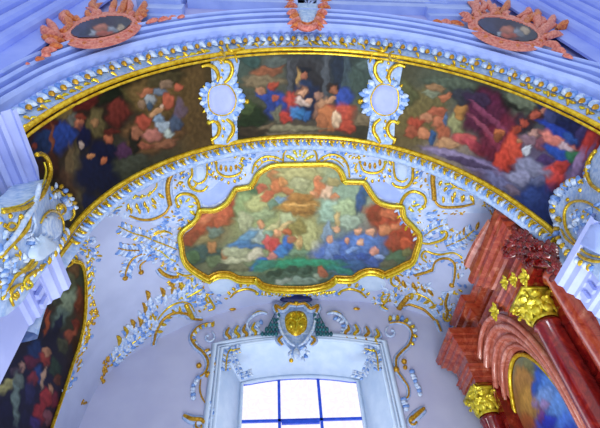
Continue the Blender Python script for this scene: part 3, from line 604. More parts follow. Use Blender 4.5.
spray('band of stucco leaves and flowers between the crest and the right basket scroll', [(316,144),(330,143),(352,146),(362,156),(362,176),(350,176),(349,162),(340,155),(318,154)], 62, (300,200), 6, 2.8, ms=('leaf','leaf','gold'))
# plain fields with edge
for P_, lab in (([(196,194),(209,190),(224,178),(238,181),(231,190),(224,199),(213,205),(203,205)], 'left'), ([(369,183),(378,177),(392,186),(402,193),(400,202),(388,201),(378,196)], 'right')):
    o = Orn(V, 'plain_panel', 'smooth blue-grey crescent panel beside the upper %s lobe of the fresco frame' % lab); o.patch(P_, 'white', 'panel', .02); o.done()
# S scrolls beside the frame
for pts, lab, c in (([(178,206),(175.5,200),(178,195),(185,193),(194,196),(198.5,205),(196,217),(190,226),(182,233),(179,244)], 'left', 1), ([(424,206),(426,200),(423,194),(414,190.5),(406,194),(401,203),(402,214),(409,224),(418,230),(420,242)], 'right', -1)):
    o = Orn(V, 'scroll_ornament', 'large gilt S scroll curling outward at the upper %s shoulder of the fresco frame' % lab); o.patch([pts[0], pts[2], pts[4], pts[5], pts[6], pts[7], ((pts[0][0]*2+pts[7][0])/3, pts[7][1]-8)], 'ground')
    o.tube(pts, 3.4); o.ball(*pts[0], 2.6); u, v = pts[5]
    o.row([(pts[0][0], pts[0][1]+2), (pts[3][0], pts[3][1]+9), (pts[6][0]-6*c, pts[6][1]-4)], 9, 6, 3, 70, 'leaf', alt='brightgold')
    o.row(pts[5:], 8, 7, 3, 70*c if c < 0 else -110, 'leaf', alt='gold'); o.done()
# middle left leaf brackets
o = Orn(V, 'bracket_ornament', 'blue and gilt leaf bracket with two drooping knobs, left of the fresco frame')
o.frond([(177,249.5),(166,245),(153,240),(144,236),(133,233),(118,226)], 16, 8, 3, 'gold', 55); o.tube([(150,237),(157,233),(165,231),(172,234)], 2.2); o.frond([(170,232),(160,230),(150,236)], 7, 6, 3)
o.frond([(151,255),(140,254),(131,260),(126,270),(125,277)], 13, 7, 3, 'ogold', 60, 2.2); o.ball(125,278,3,'ogold'); o.ball(141,272,3,'ogold'); o.tube([(141,273),(140,265),(146,260)], 2, 'ogold'); o.frond([(151,250),(140,250),(128,250),(118,248)], 10, 8, 3.2, 'ogold')
o.tube([(158,268),(163,273),(170,276),(178,276)], 4, 'ogold'); o.frond([(176,262),(166,256),(160,250)], 9, 7, 3.2, 'brightgold'); o.tube([(176,272),(184,275),(192,274)], 2.4)
o.scatter([(140,244),(160,244),(178,252),(180,268),(165,268),(150,258)], 34, 7, 2.8, None, ('leaf','leaf','gold'), (178,250)); o.done()
o = Orn(V, 'bracket_ornament', 'blue and gilt leaf bracket with a curl, right of the fresco frame')
o.tube([(420.4,242),(428,243),(436,241.5),(443,239),(447,235),(446,231),(442,231)], 3); o.ball(442,232,2.4,'brightgold'); o.frond([(424,236),(432,230),(440,226),(448,224)], 9, 6, 2.8)
o.tube([(427,262),(422.5,258),(422,254),(426,250.5),(434,253),(441.6,253.9),(453.7,252.4),(462.8,257)], 2.4); o.frond([(446,246),(456,242),(464,238),(474,230)], 13, 8, 3, 'gold', 55); o.tear(463,236,75,10,3.5,'ogold','gilt_leaf'); o.tear(476,230,70,9,3,'ogold','gilt_leaf')
o.scatter([(424,222),(446,224),(470,236),(468,250),(450,250),(424,248)], 44, 6, 2.6, None, ('leaf','leaf','gold'), (420,240)); o.done()
spray('scattered gilt leaves under the left fan cartouche', [(160,222),(178,208),(190,216),(180,228),(166,228)], 20, (196,215), 6, 2.6)
spray('scattered gilt leaves under the right fan cartouche', [(404,207),(424,206),(438,214),(436,222),(414,222)], 24, (404,215), 6, 2.6)
spray('line of thin gilt leaflets under the sweep of the right fan cartouche', [(430,210),(466,209),(464,215),(432,216)], 10, None, 6, 2, ms=('gold','ogold'), ang=10)
# lower corner fans
o = Orn(V, 'shell_fan', 'ribbed blue shell fan with gilt edge, lower left of the ceiling fresco')
A_ = [(153.6,346),(155.5,332),(163,318.6),(174.2,312),(186,313),(193,318),(202,319)]; B_ = [(157,320),(163,312),(171,305),(183,301),(190,304),(194,311)]
o.patch([A_[0], B_[0], B_[1], B_[2], B_[3], B_[4], A_[5], A_[4], A_[3], A_[2], A_[1]], 'ground'); o.tube(A_, 3.2, 'ogold'); o.tube(B_, 2.2); o.row([(156,330),(160,321),(168,312),(178,306),(188,308)], 10, 8, 3.4, -70, 'leaf', alt='gold'); beaded(o, [(186,305),(189,311),(192,317)], 4.4, 'gold', 5)
for u, v, L in ((119,346,11),(126,337,11),(133,330,11),(140.5,327,11),(145,314,12),(148,300,10),(163,299,12),(172,294,13),(181,292,12),(154,322,9)): o.tear(u, v, 108, L, 4, 'ogold' if random.random() < .6 else 'gold', 'gilt_leaf', .15); o.tear(u+2, v+6, 100, L, 4.5, 'leaf', bend=.1)
o.frond([(112,362),(124,350),(138,338),(152,326)], 20, 8, 3.6); o.scatter([(116,352),(150,316),(158,322),(150,336),(124,356)], 40, 7, 3.2, 100, ('leaf','leaf','leaf','gold')); o.frond([(178,300),(188,292),(198,284)], 10, 9, 3.2, 'brightgold'); o.tube([(186,297),(196,291),(202,288)], 3, 'brightgold')
o.scatter([(176,298),(196,282),(208,290),(206,310),(196,312)], 26, 7, 3, None, ('leaf','leaf','gold')); o.done()
o = Orn(V, 'shell_fan', 'ribbed blue shell fan with gilt edge, lower right of the ceiling fresco')
A_ = [(398.6,307.4),(408,303.6),(418,306),(426,310),(436,320.5),(441,332)]; B_ = [(406,296),(412,293),(420,294),(428,298),(434,304),(440,314)]
o.patch([A_[0], B_[0], B_[1], B_[2], B_[3], B_[4], B_[5], A_[4], A_[3], A_[2], A_[1]], 'ground'); o.tube(A_, 3, 'ogold'); o.tube(B_, 2.2); o.row([(410,300),(419,301),(427,306),(434,313)], 8, 8, 3.4, 80, 'leaf', alt='gold'); beaded(o, [(399,308),(402,303),(407,297)], 5, 'ogold', 4)
for u, v in ((407,289),(417,291),(426,293),(433,296),(400,283)): o.tear(u, v, 112, 10, 4, 'ogold', 'gilt_leaf', -.1); o.tear(u-2, v+3, 105, 9, 4.4, 'leaf')
o.scatter([(398,282),(430,284),(436,296),(412,292),(400,298)], 26, 7, 3, None, ('leaf','leaf','gold')); o.done()
o = Orn(V, 'scroll_ornament', 'gilt hooked scroll with a beaded arm under the lower right lobe of the fresco frame')
o.curl(397,281,8,40,330,2.4); beaded(o, [(415,274.5),(424,272),(433,269)], 3.2, 'ogold', 6); o.tube([(433,269),(435,262),(442,258),(450,258.5),(455,264),(455,275),(453,286)], 2.6, 'ogold'); o.ball(452,285,3,'ogold'); o.scatter([(396,272),(412,262),(436,256),(436,262),(420,270),(408,276)], 26, 6, 2.8, None, ('leaf','leaf','gold')); o.done()
o = Orn(V, 'pendant_ornament', 'upright gilt and blue scroll pendant beside the red altar cornice')
o.tube([(449,292),(446,302),(448,312),(445,320)], 3, 'ogold'); o.curl(449,316,6,90,400,2.4,'gold'); o.curl(456,328,6,200,500,2.2,'ogold'); o.scatter([(440,290),(458,286),(466,310),(464,332),(444,336),(440,312)], 46, 7, 3.2, None, ('leaf','leaf','gold')); o.done()
spray('blue leaf spray between the right bracket and the altar top', [(440,256),(462,256),(470,262),(466,284),(456,286),(458,268),(446,262)], 28, None, 6, 2.8)
# under the frame
for s_ in (-1, 1):
    c = lambda x: 298+s_*x
    lab = 'left' if s_ < 0 else 'right'
    o = Orn(V, 'festoon_ornament', 'gilt festoon with hooked scroll under the lower %s edge of the fresco frame' % lab)
    o.tube([(c(68), 297),(c(62), 291),(c(52), 288),(c(44), 290),(c(40), 294)], 2.8); o.ball(c(41), 293, 2.4, 'brightgold'); o.row([(c(68), 295),(c(58), 288),(c(44), 287)], 8, 5, 3, 90*-s_, 'leaf', alt='gold')
    o.tube([(c(92), 293),(c(88), 300),(c(84), 307),(c(90), 310)], 2.6, 'gold'); o.curl(c(88), 299, 6, 60, 300, 2.2); o.scatter([(c(74), 296),(c(96), 290),(c(102), 302),(c(86), 310),(c(72), 302)], 24, 6, 2.8, None, ('leaf','leaf','gold'))
    o.row([(c(38), 291),(c(22), 292.5),(c(6), 294)], 10, 6, 3.4, 20*s_, 'gold', 'gilt_leaf', alt='brightgold'); o.row([(c(40), 296),(c(22), 297),(c(4), 297)], 10, 6, 3.2, -60*s_, 'leaf'); o.tear(c(62), 309, 180, 7, 3, 'ogold', 'gilt_leaf'); o.done()
    o = Orn(V, 'plain_panel', 'smooth pale blue panel under the lower %s lobe of the fresco frame' % lab)
    o.patch([(208,280),(222,276),(234,279),(232,288),(224,295),(212,292)] if s_ < 0 else [(358,277),(368,273.5),(380,277),(386,284),(380,290),(364,290)], 'winwhite', 'panel', .02); o.done()
spray('dense leaf work between the left shell fan and the hooked scroll', [(192,278),(206,280),(208,300),(200,314),(190,300)], 30, (190,310), 6, 2.8)
spray('leaf work beside the hooked scroll at the right shell fan', [(382,288),(398,292),(400,304),(386,302)], 18, (400,310), 6, 2.8)
spray('leaf work filling the corner left of the left U scroll', [(172,160),(188,156),(190,176),(186,192),(176,190),(173,176)], 34, (190,200), 6, 3)
spray('leaf work filling the corner right of the right U scroll', [(414,158),(430,162),(431,176),(430,192),(420,188),(414,176)], 34, (410,200), 6, 3)
spray('small leaves between the left U scroll and the left basket scroll', [(206,152),(216,150),(216,168),(220,180),(210,182),(209,166)], 24, None, 5, 2.8)
spray('small leaves between the right basket scroll and the right U scroll', [(385,152),(393,153),(392,176),(384,180),(380,176),(387,166)], 24, None, 5, 2.8)
spray('loose leaves and gilt sprigs on the vault beside the left shoulder scroll', [(172,212),(186,222),(182,240),(170,236),(160,226)], 24, (190,224), 7, 3)
spray('blue leaf veil between the left bracket and the lower left shell fan', [(176,262),(190,276),(196,284),(182,292),(166,298),(160,292),(172,280)], 34, (196,276), 7, 3.2)
spray('long blue leaf trail over the lower left shell fan', [(112,358),(130,328),(146,308),(166,298),(160,312),(146,330),(126,352),(114,366)], 54, None, 8, 3.4, ms=('leaf','leaf','leaf','gold'), ang=110)
spray('leaf work on the vault right of the lower right lobe of the frame', [(398,268),(420,262),(440,262),(436,270),(410,278)], 24, None, 6, 2.8)
# groin bits on the left
spray('brown-gold leaf clump on the groin at the lower left', [(100,382),(102,368),(108,358),(113,360),(110,372),(103,384)], 20, None, 7, 4, ms=('ogold',), ang=75)
spray('tiny brown-gold leaf on the white wall near the painting frame', [(78,406),(82,401),(85,404),(80,409)], 5, None, 5, 3.4, ms=('ogold',), ang=30)
# leafy border of the left wall painting
o = Orn(V, 'leaf_border', 'gilt leaf border climbing beside the frame of the left wall painting')
o.tube([(64,262),(67,266),(72,262),(76,258),(72,254),(66,256)], 2.8); o.tube([(66,252),(76,248),(85,251),(87,258)], 2.2); o.row([(70,250),(82,245),(90,256),(92,272),(91,288),(90,300)], 20, 8, 3.6, -40, 'leaf', alt='gold'); o.scatter([(68,248),(74,236),(86,234),(96,246),(97,262),(90,270),(86,256)], 40, 7, 3, None, ('leaf','leaf','gold'))
o.scatter([(89,268),(96,270),(95,300),(89,300)], 18, 6, 3, 100, ('leaf','gold')); o.scatter([(90,304),(96,300),(97,318),(93,328),(88,330)], 20, 7, 4, 80, ('ogold','gold')); o.scatter([(87,330),(92,332),(84,352),(78,372),(72,374),(80,348)], 40, 7, 3.2, 75, ('gold','gold','ogold','leaf')); o.scatter([(70,372),(78,374),(66,396),(58,412),(56,408)], 22, 6, 3, 70, ('gold','leaf')); o.done()
# dentil lobes along the rear gilt rim
o = Orn('y=%.3f' % (Y1+.06), 'lobed_border', 'row of small blue and gold lobes running under the rear gilt arch rim', 'moulding')
for i, a in enumerate(np.arange(12, 168, 1.18)):
    o.call += 1
    aa = math.radians(a); P = arc(r1(aa)-.1, aa, Y1+.02); Q = arc(r1(aa)-.22, aa-.012, Y1+.1)
    o.first = o.first or P; o.mb('gilt_lobe' if i % 3 == 0 else 'stucco_lobe', 'gold' if i % 3 == 0 else ('leaf', 'bleaf')[i % 2]).tear(P, Q, Vector((-math.cos(aa)*.5, -1, -math.sin(aa)*.5)).normalized(), .06, .035, .2)
o.done()
# ornaments on the front of the arch
o = Orn('front', 'lobed_border', 'row of small blue lobes with gilt drops along the front of the arch', 'moulding')
for i, a in enumerate(np.arange(16, 166, 1.55)):
    o.call += 1
    aa = math.radians(a); P = aro(aa, .42, .02); Q = aro(aa-.014, .2, .03); o.first = o.first or P
    N = Vector((-math.cos(aa)*.35, -1, -math.sin(aa)*.35)).normalized(); o.mb('stucco_lobe', ('leaf', 'bleaf')[i % 2]).tear(P, Q, N, .12, .05, .15); i % 3 == 0 and o.mb('gilt_tongue', 'gold').tear(aro(aa, .05, .03), aro(aa+.02, .12, .05), N, .05, .04, .2)
    if i % 2: o.mb('gilt_drop', 'ogold').tear(aro(aa, .28, .05), aro(aa, .14, .06), N, .09, .06)
o.done()
F = 'front'
o = Orn(F, 'acanthus_row', 'row of gilt acanthus tongues over the crown fresco on the arch front')
for k in range(15):
    u = 243+k*8.6
    if 296 < u < 312: continue
    s_ = 1 if u < 304 else -1
    o.tear(u, 45.5, 90-35*s_+0, 10, 3.2, 'gold', 'gilt_leaf', .3*s_); o.tear(u+3, 46, 90-25*s_, 8, 4, 'leaf', bend=.2*s_)
    if k % 3 == 0: o.ball(u, 36, 1.8, 'brightgold')
o.ball(298, 40, 2.2, 'brightgold'); o.ball(312, 40, 2.2, 'brightgold'); o.tear(305, 45, 90, 10, 8, 'leaf'); o.done()
for pts, lab in (([(98,71),(106,68),(112,63),(120,65),(128,60),(136,61),(146,55),(156,53),(166,50)], 'left'), ([(462,57),(470,61),(478,60),(486,63),(496,67),(506,66),(514,72),(523,78)], 'right')):
    o = Orn(F, 'gilt_garland', 'thin wavy gilt garland laid over the %s haunch of the arch front' % lab); o.tube(pts, 2, 'brightgold', taper=False); o.row(pts, 12, 5, 2.4, 60, 'gold', 'gilt_leaf', alt='brightgold'); o.row(pts, 10, 5, 2.4, -70, 'gold', 'gilt_leaf', off=1); o.done()
for a, b, lab, n in (((62,101),(98,83),'left haunch',6),((176,62),(210,54),'left of the left shell plate',6),((30,128),(58,96),'left foot',5),((520,86),(566,102),'right haunch',7),((430,66),(460,68),'right of the right shell plate',4),((570,104),(598,120),'right foot',4)):
    o = Orn(F, 'gilt_tongues', 'gilt tongues curling over the front arch rim, %s' % lab)
    for k in range(n):
        t = k/(n-1); u = a[0]+(b[0]-a[0])*t; v = a[1]+(b[1]-a[1])*t; o.tear(u, v-3, 200 if u < 300 else -20, 7, 3.4, 'brightgold' if k % 2 else 'gold', 'gilt_leaf', .2)
    o.done()
# brackets of gold at the ends of the crown fresco rim
for x, s_, lab in ((228, 1, 'left'), (386, -1, 'right')):
    o = Orn(F, 'corner_scroll', 'gilt corner scroll on the front rim at the %s end of the crown fresco' % lab); o.tube([(x, 40),(x-s_, 47),(x+s_*2, 52),(x+s_*9, 51),(x+s_*16, 49)], 3.2); o.ball(x, 40, 2.6, 'brightgold'); o.curl(x-s_*8, 58, 6, 90, 330 if s_ < 0 else -150, 2.6); o.done()
# ------------------------------------------------------------------ soffit cartouches
def soffit_cart(cx, cy, s_, lab):
    o = Orn('sof', 'shell_plate', 'round white shell plate in a ruffled blue and gold border, %s of the crown fresco' % lab, lift=.02)
    X = lambda x: cx+s_*x
    a = [(X(-8), 50), (X(17), 50), (X(17), 72), (X(12), 82), (X(20), 90), (X(20), 112), (X(12), 120), (X(17), 142), (X(-6), 144), (X(-9), 124), (X(-14), 114), (X(-15), 90), (X(-7), 80)]
    o.patch(a, 'ground', up=.02, sm=2)
    o.patch([(X(-13), 99), (X(-11), 89), (X(-3), 85), (X(6), 84), (X(12), 90), (X(15), 99), (X(12), 109), (X(5), 113), (X(-4), 114), (X(-11), 109)], 'impost', 'plate', .07)
    o.tube([(X(-13), 99), (X(-11), 88), (X(-3), 84), (X(6), 84), (X(12), 90), (X(15), 99), (X(12), 109), (X(5), 114), (X(-4), 114), (X(-11), 109)], 1.7, 'gold', closed=True, taper=False)
    for k in range(15):
        an = 95+k*12+random.uniform(-5, 5); A = math.radians(an); o.tear(X(-math.cos(A)*-15), cy-15*math.sin(A), an if s_ > 0 else 180-an, random.uniform(4, 9), 5, ('leaf', 'bleaf')[k % 2]); 
        if k % 3 == 1: o.tear(X(math.cos(A)*17), cy-17*math.sin(A), an if s_ > 0 else 180-an, 6, 2.4, 'gold', 'gilt_leaf')
    for k in range(9):
        an = -52+k*13+random.uniform(-5, 5); A = math.radians(an); o.tear(X(math.cos(A)*17), cy-18*math.sin(A), an if s_ > 0 else 180-an, random.uniform(5, 11), 5.4, ('leaf', 'bleaf')[k % 2])
        if k % 3 == 1: o.tear(X(math.cos(A)*17), cy-19*math.sin(A), an if s_ > 0 else 180-an, 7, 2.4, 'gold', 'gilt_leaf')
    o.tube([(X(-20), 66), (X(-13), 64), (X(-6), 68), (X(-3), 76), (X(-6), 83)], 4); o.tube([(X(3), 60), (X(9), 62), (X(11), 69), (X(8), 77), (X(3), 82)], 4)
    o.tube([(X(-12), 122), (X(-6), 120), (X(-2), 126), (X(-4), 134), (X(-10), 139)], 4); o.tube([(X(5), 118), (X(11), 123), (X(12), 130), (X(8), 137), (X(5), 142)], 4)
    o.ball(X(-12), 122, 2.4, 'brightgold'); o.ball(X(4), 61, 2.2, 'brightgold'); o.ball(X(26), 101, 2.8, 'gold'); o.tube([(X(22), 99), (X(27), 101)], 3)
    o.row([(X(12), 60), (X(15), 68), (X(13), 78)], 6, 6, 4, -60*s_, 'leaf'); o.row([(X(14), 122), (X(17), 130), (X(12), 138)], 6, 6, 4, -60*s_, 'leaf')
    o.row([(X(-2), 60), (X(0), 70), (X(-1), 82)], 6, 5, 3, 30, 'leaf', alt='gold'); o.row([(X(0), 118), (X(2), 128), (X(0), 140)], 6, 5, 3, 30, 'leaf', alt='gold')
    o.tube([(X(-8), 143), (X(-10), 137)], 3); o.tube([(X(14), 54), (X(16), 62)], 2.5); return o.done()
soffit_cart(220.5, 99, 1, 'left'); soffit_cart(386, 99, -1, 'right')
# ------------------------------------------------------------------ nave cartouches
def corner_cart(cx, cy, rot, s_, lab, bl):
    S = 'y=2.48'; o = Orn(S, 'oval_cartouche', 'pink and orange carved cartouche round a dark oval picture, upper %s corner' % lab, 'cartouche')
    a = math.radians(rot); E = lambda t, kx=1, ky=1: (cx+31*kx*math.cos(t)*math.cos(a)-10*ky*math.sin(t)*-math.sin(a)*-1, cy-(31*kx*math.cos(t)*math.sin(a)+10*ky*math.sin(t)*math.cos(a)))
    T = [i*math.pi/10 for i in range(20)]
    o.patch([E(t, 1.3, 1.75) for t in T], 'pink', 'carved_ground', .03); o.tube([E(t, 1.04, 1.06) for t in T], 3.2, 'pink', 'oval_frame', taper=False, closed=True)
    for i in range(17):
        t = .15+i*math.pi*.92/16; u, v = E(t, 1.12, 1.3); q = E(t, 1.4, 2.6); an = math.degrees(math.atan2(-(q[1]-v), q[0]-u)); L = (9, 13, 7)[i % 3]
        o.tear(u, v, an+random.uniform(-15, 15), L, 6, ('pink', 'orange')[i % 2], 'carved_leaf', random.uniform(-.3, .3))
    for i in range(12):
        t = math.pi*1.06+i*math.pi*.9/11; u, v = E(t, 1.06, 1.1); q = E(t, 1.2, 1.9); o.tear(u, v, math.degrees(math.atan2(-(q[1]-v), q[0]-u)), 4, 5, ('pink', 'orange')[i % 2], 'carved_leaf')
    for (u, v, an, L, w) in bl: o.tear(u, v, an, L, w, random.choice(('pink', 'orange')), 'carved_leaf', random.uniform(-.2, .2), .6)
    r = o.done()
    painted_region(S, [E(t, .98, .96) for t in T], [(cx-20, cy, '#34406c'), (cx, cy-6, '#2c3050'), (cx+20, cy, '#3a4258'), (cx, cy+7, '#5a3848')],
        [(cx, cy-1, 7, 5, 0, '#a8685c'), (cx-8, cy+3, 6, 3, 10, '#8c94a8'), (cx+11, cy+1, 6, 4, -10, '#7c8498'), (cx-16, cy+2, 5, 3, 0, '#28385c'), (cx+3, cy+4, 9, 3, 0, '#a04c44'), (cx+19, cy-2, 4, 3, 0, '#a89888')], r, cx, lift=.05, st=1.2, nm='oval_picture')
corner_cart(102, 30, 11, 1, 'left', [(64,38,150,20,9),(60,40,125,24,8),(58,46,165,14,7),(62,46,200,14,8),(56,50,205,14,7),(50,54,205,10,6),(44,59,205,8,5),(30,64,200,4,3),(68,32,120,16,8),(74,26,100,14,8),(80,22,130,13,7),(66,42,170,24,8),
  (102,16,95,17,6),(112,14,70,14,6),(122,15,60,18,7),(128,14,95,14,6),(134,18,60,18,7),(138,22,40,16,7),(146,24,15,14,5),(158,22,12,12,5),(168,20,12,10,4),(177,18.5,12,8,4)])
corner_cart(507, 32, -14, -1, 'right', [(470,22,150,14,7),(472,16,120,15,7),(476,14,85,13,6),(486,14,95,14,6),(494,14,110,13,6),(500,14,60,14,7),(464,26,170,16,5),(452,24,175,12,5),(442,23,178,10,4),(540,38,30,22,9),(544,34,60,22,8),(546,40,10,18,8),(542,44,-25,18,8),(552,50,-25,14,7),(562,55,-25,12,5),(536,30,100,16,7),(526,22,60,13,7),(516,18,50,12,7),(540,26,110,12,6),(556,30,30,12,9)])
S = 'y=2.54'; o = Orn(S, 'keystone_cartouche', 'pale scrolled keystone shield between two pink carved wings above the arch crown', 'cartouche')
o.patch([(297,-6),(318,-6),(318,12),(314,22),(301,22),(297,12)], 'ground', 'shield', .08); 
for s_ in (-1, 1):
    for k in range(8): o.tear(307+s_*9, 4+k*2.6, 90-s_*(50+k*11), 14-(k % 3)*2, 7, ('pink', 'orange')[k % 2], 'carved_wing', .25*s_, .7)
    o.curl(307+s_*6, 6, 5, 90, 90-s_*300, 2, 'leaf', 'stucco_scroll'); o.curl(307+s_*5, 17, 4, 90, 90-s_*300, 2, 'leaf', 'stucco_scroll')
    o.tear(307+s_*9, 24, 90-s_*150, 9, 5, 'pink', 'carved_wing')
o.tube([(297,27),(302,30),(307,31),(312,30),(317,27)], 6, 'pink', 'carved_base', taper=False); o.tube([(298,22),(307,26),(316,22)], 3.5, 'orange', 'carved_base')
for k in range(5): o.tear(300+k*3.5, 26, 90, 10, 4, 'leaf', 'stucco_scroll')
o.done()
# ------------------------------------------------------------------ piers with imposts
for s_, side in ((-1, 'left'), (1, 'right')):
    X = 3.76 if s_ < 0 else 3.62
    g = MB(); g.box((min(s_*X, s_*5.4), 3.3, 0), (max(s_*X, s_*5.4), Y1+.02, ZC-.55)) ; struct(g.build('wall_pier_'+side, M['impost'], smooth=False))
    pr = [(0,-.66),(.04,-.62),(.04,-.54),(.09,-.52),(.09,-.34),(.14,-.3),(.14,-.25),(.22,-.2),(.22,-.1),(.28,-.06),(.28,.04),(.24,.08),(.1,.1),(-.2,.45)]
    g = MB(); g.grid([[Vector((s_*(X-o_), y, ZC-.1+z)) for o_, z in pr] for y in (3.6, Y1+.02)]); k0 = len(pr); g.f.append(tuple(range(k0, 2*k0)))
    for k in range(6): y = 3.75+k*.17; g.box((min(s_*(X-.12), s_*(X-.17)), y, ZC-.1-.5), (max(s_*(X-.12), s_*(X-.17)), y+.08, ZC-.1-.36))
    struct(g.build('trim_%d' % (13 if s_ < 0 else 14), M['impost'], smooth=False))
# left fluted entablature with gilt lower edge
g = MB(); pr = []
A3 = Vector((-3.6, 0, 4.86+CZ)); B3 = Vector((-4.15, 0, 4.3+CZ))
fl = [(0,0),(.06,-.02),(.07,.03),(.2,.03),(.22,-.03),(.28,-.03),(.3,.05),(.4,.07),(.42,.0),(.5,0),(.52,.06),(.62,.07),(.64,0),(.7,0),(.72,.06),(.84,.06),(.86,0),(1,0)]
nn = Vector((.7, 0, -.7))
far = smooth([(-.02,3.15),(.1,3.5),(.35,3.75),(.7,3.95),(1,4.0)], 6)
def fy(t):
    for a, b in zip(far, far[1:]):
        if a[0] <= t <= b[0]: return a[1]+(b[1]-a[1])*(t-a[0])/(b[0]-a[0]+1e-9)
    return far[-1][1]
rowsA = [A3.lerp(B3, t)+nn*(-h)+Vector((0, 2.45, 0)) for t, h in fl]; rowsB = [A3.lerp(B3, t)+nn*(-h)+Vector((0, fy(t), 0)) for t, h in fl]
g.grid([rowsA, rowsB])
struct(g.build('trim_15', M['impost'], smooth=False))
# rocaille at the springing of the arch
BM = {}
def blob_mesh(s_):
    pass
SL = 'sof'
o = Orn('capL', 'rocaille_capital', 'big blue and gold rocaille capital with a white shell, left foot of the arch', 'capital', lift=.06)
o.patch([(-12,212),(4,208),(26,198),(40,180),(46,188),(58,194),(68,208),(68,218),(58,222),(62,232),(58,246),(46,262),(28,284),(14,304),(-12,312)], 'ground', up=0, skirt=.35)
o.tube([(-6,212),(6,210),(20,207),(33,198),(40,185),(43.5,172),(41,161),(35,155),(29,156)], 4.2, 'gold', 'gilt_rim', taper=False); o.tube([(-6,209),(6,207),(19,203),(30,195),(37,184),(40,172),(38,163)], 1.8, 'brightgold', 'gilt_rim', taper=False)
o.tube([(44,200),(48,193),(54,192),(60,198),(66,206),(69,214),(65,221)], 2.8); o.curl(54,210,6,-60,250,3); o.ball(55,208,3.4,'gold'); o.row([(46,202),(54,200),(64,210)], 7, 8, 5, 80, 'leaf'); o.row([(46,192),(54,188),(64,198),(70,210)], 8, 6, 4, 60, 'leaf', alt='gold')
o.tube([(34,224),(38,216),(44,212),(52,214),(57,222),(58,232)], 2.8); o.patch([(36,232),(38,220),(46,216),(54,222),(56,234),(48,240),(40,238)], 'leaf', 'rocaille_ground', .03)
for k in range(16): o.ball(random.uniform(38,54), random.uniform(218,236), 1.5, random.choice(('ogold','gold')), 'gilt_bead')
o.patch([(24,248),(30,242),(34,236),(40,240),(48,244),(46,252),(38,256),(30,262),(22,258)], 'winwhite', 'white_shell', .06)
for k in range(9): a = 200-k*25; o.tear(36, 248, a, 13, 5, 'winwhite', 'white_shell', h=.6)
o.tube([(32,186),(26,204),(16,220),(6,236),(-6,250)], 6, 'leaf', 'blue_stem'); o.tube([(22,214),(20,226),(12,236),(0,248),(-8,258)], 5, 'gold'); o.tube([(30,206),(26,216),(28,226),(24,236)], 2.6, 'leaf', 'blue_stem')
for p_, w in (([(28,250),(24,262),(16,270),(8,276)], 4), ([(-4,226),(4,230),(10,226),(12,218)], 3), ([(2,286),(6,278),(14,272),(24,268),(30,262)], 4), ([(20,290),(18,280),(24,274),(34,268),(40,262)], 3.6), ([(6,306),(2,296),(6,288),(14,284)], 3.6), ([(-6,300),(-2,290),(2,284)], 4)): o.tube(p_, w)
o.curl(4,228,6,0,290,2.6); o.curl(8,294,7,80,380,3); o.curl(22,284,6,100,400,3,'brightgold'); o.ball(14,217,3.4,'gold'); o.ball(3,216,3,'gold')
o.row([(-6,244),(4,262),(0,280),(4,300)], 12, 10, 6, -60, 'leaf'); o.row([(10,300),(20,286),(32,274),(46,262),(56,250)], 14, 7, 4.5, 60, 'leaf', alt='gold'); o.row([(56,250),(62,240),(66,232)], 6, 6, 4, 70, 'leaf', alt='gold'); o.scatter([(-6,220),(16,222),(30,236),(20,262),(-6,290)], 40, 10, 5, None, ('leaf','leaf','gold')); o.done()
o = Orn('capR', 'rocaille_capital', 'big blue and gold rocaille capital with a pale plain field, right foot of the arch', 'capital', lift=.06)
o.patch([(612,150),(598,156),(590,172),(588,180),(576,178),(566,184),(560,192),(553,204),(553,214),(558,226),(562,240),(574,254),(592,268),(612,276)], 'ground', up=0, skirt=.35)
o.tube([(602,152),(596,158),(593,168),(594,178),(598,186),(606,192)], 3.6, 'gold', 'gilt_rim', taper=False); o.row([(590,164),(588,174),(592,184)], 6, 7, 5, 120, 'leaf', alt='gold')
o.tube([(606,212),(598,206),(588,202),(578,203),(571,210),(570,222),(574,234),(582,244),(592,254),(606,258)], 3, 'gold'); o.patch([(606,226),(592,226),(584,234),(588,246),(598,252),(608,254)], 'white', 'plain_field', .05)
o.tube([(588,184),(580,178),(571,183),(567,190),(559,196),(556,205),(559,212)], 2.6); o.row([(584,186),(574,188),(566,198),(560,208)], 8, 9, 6, -80, 'leaf'); o.row([(586,180),(574,178),(562,190),(554,206),(556,220)], 12, 6, 5, 80, 'leaf', alt='gold')
for u, v in ((572,200),(582,212),(588,218),(580,221),(594,216),(558,206),(561,199),(585,191)): o.ball(u, v, 2.4, 'gold', 'gilt_bead')
o.row([(566,222),(564,234),(572,248),(586,260),(602,268)], 16, 7, 5, -80, 'leaf', alt='gold'); o.tube([(566,230),(572,240),(580,246),(586,252)], 2.6, 'gold'); o.tube([(580,250),(588,258),(600,262),(608,262)], 3.4, 'gold'); o.scatter([(572,212),(600,206),(606,224),(588,228),(578,236)], 26, 8, 4.4, None, ('leaf','leaf','gold')); o.done()

# ------------------------------------------------------------------ window
win = struct(bpy.data.objects.new('window_1', None)); C.objects.link(win); win.location = (0, 10.95, 5)
def plate(W, y, d=0, k=1):
    return [Vector((x*k, y, z)) for x, z in W]
g = MB(); A = plate(WI, 10.96); g.add(A, [tuple(range(len(A)))])
gm = bpy.data.materials.new('leaded_glass'); gm.use_nodes = True; nt = gm.node_tree; nt.nodes.clear()
e = nt.nodes.new('ShaderNodeEmission'); oo = nt.nodes.new('ShaderNodeOutputMaterial'); tc = nt.nodes.new('ShaderNodeTexCoord'); vo = nt.nodes.new('ShaderNodeTexVoronoi'); vo.feature = 'DISTANCE_TO_EDGE'; vo.inputs['Scale'].default_value = 9; vo.inputs['Randomness'].default_value = .25
rp = nt.nodes.new('ShaderNodeValToRGB'); rp.color_ramp.elements[0].color = hx('#f0ebff'); rp.color_ramp.elements[1].color = hx('#fdfdff'); rp.color_ramp.elements[0].position = .02; rp.color_ramp.elements[1].position = .09
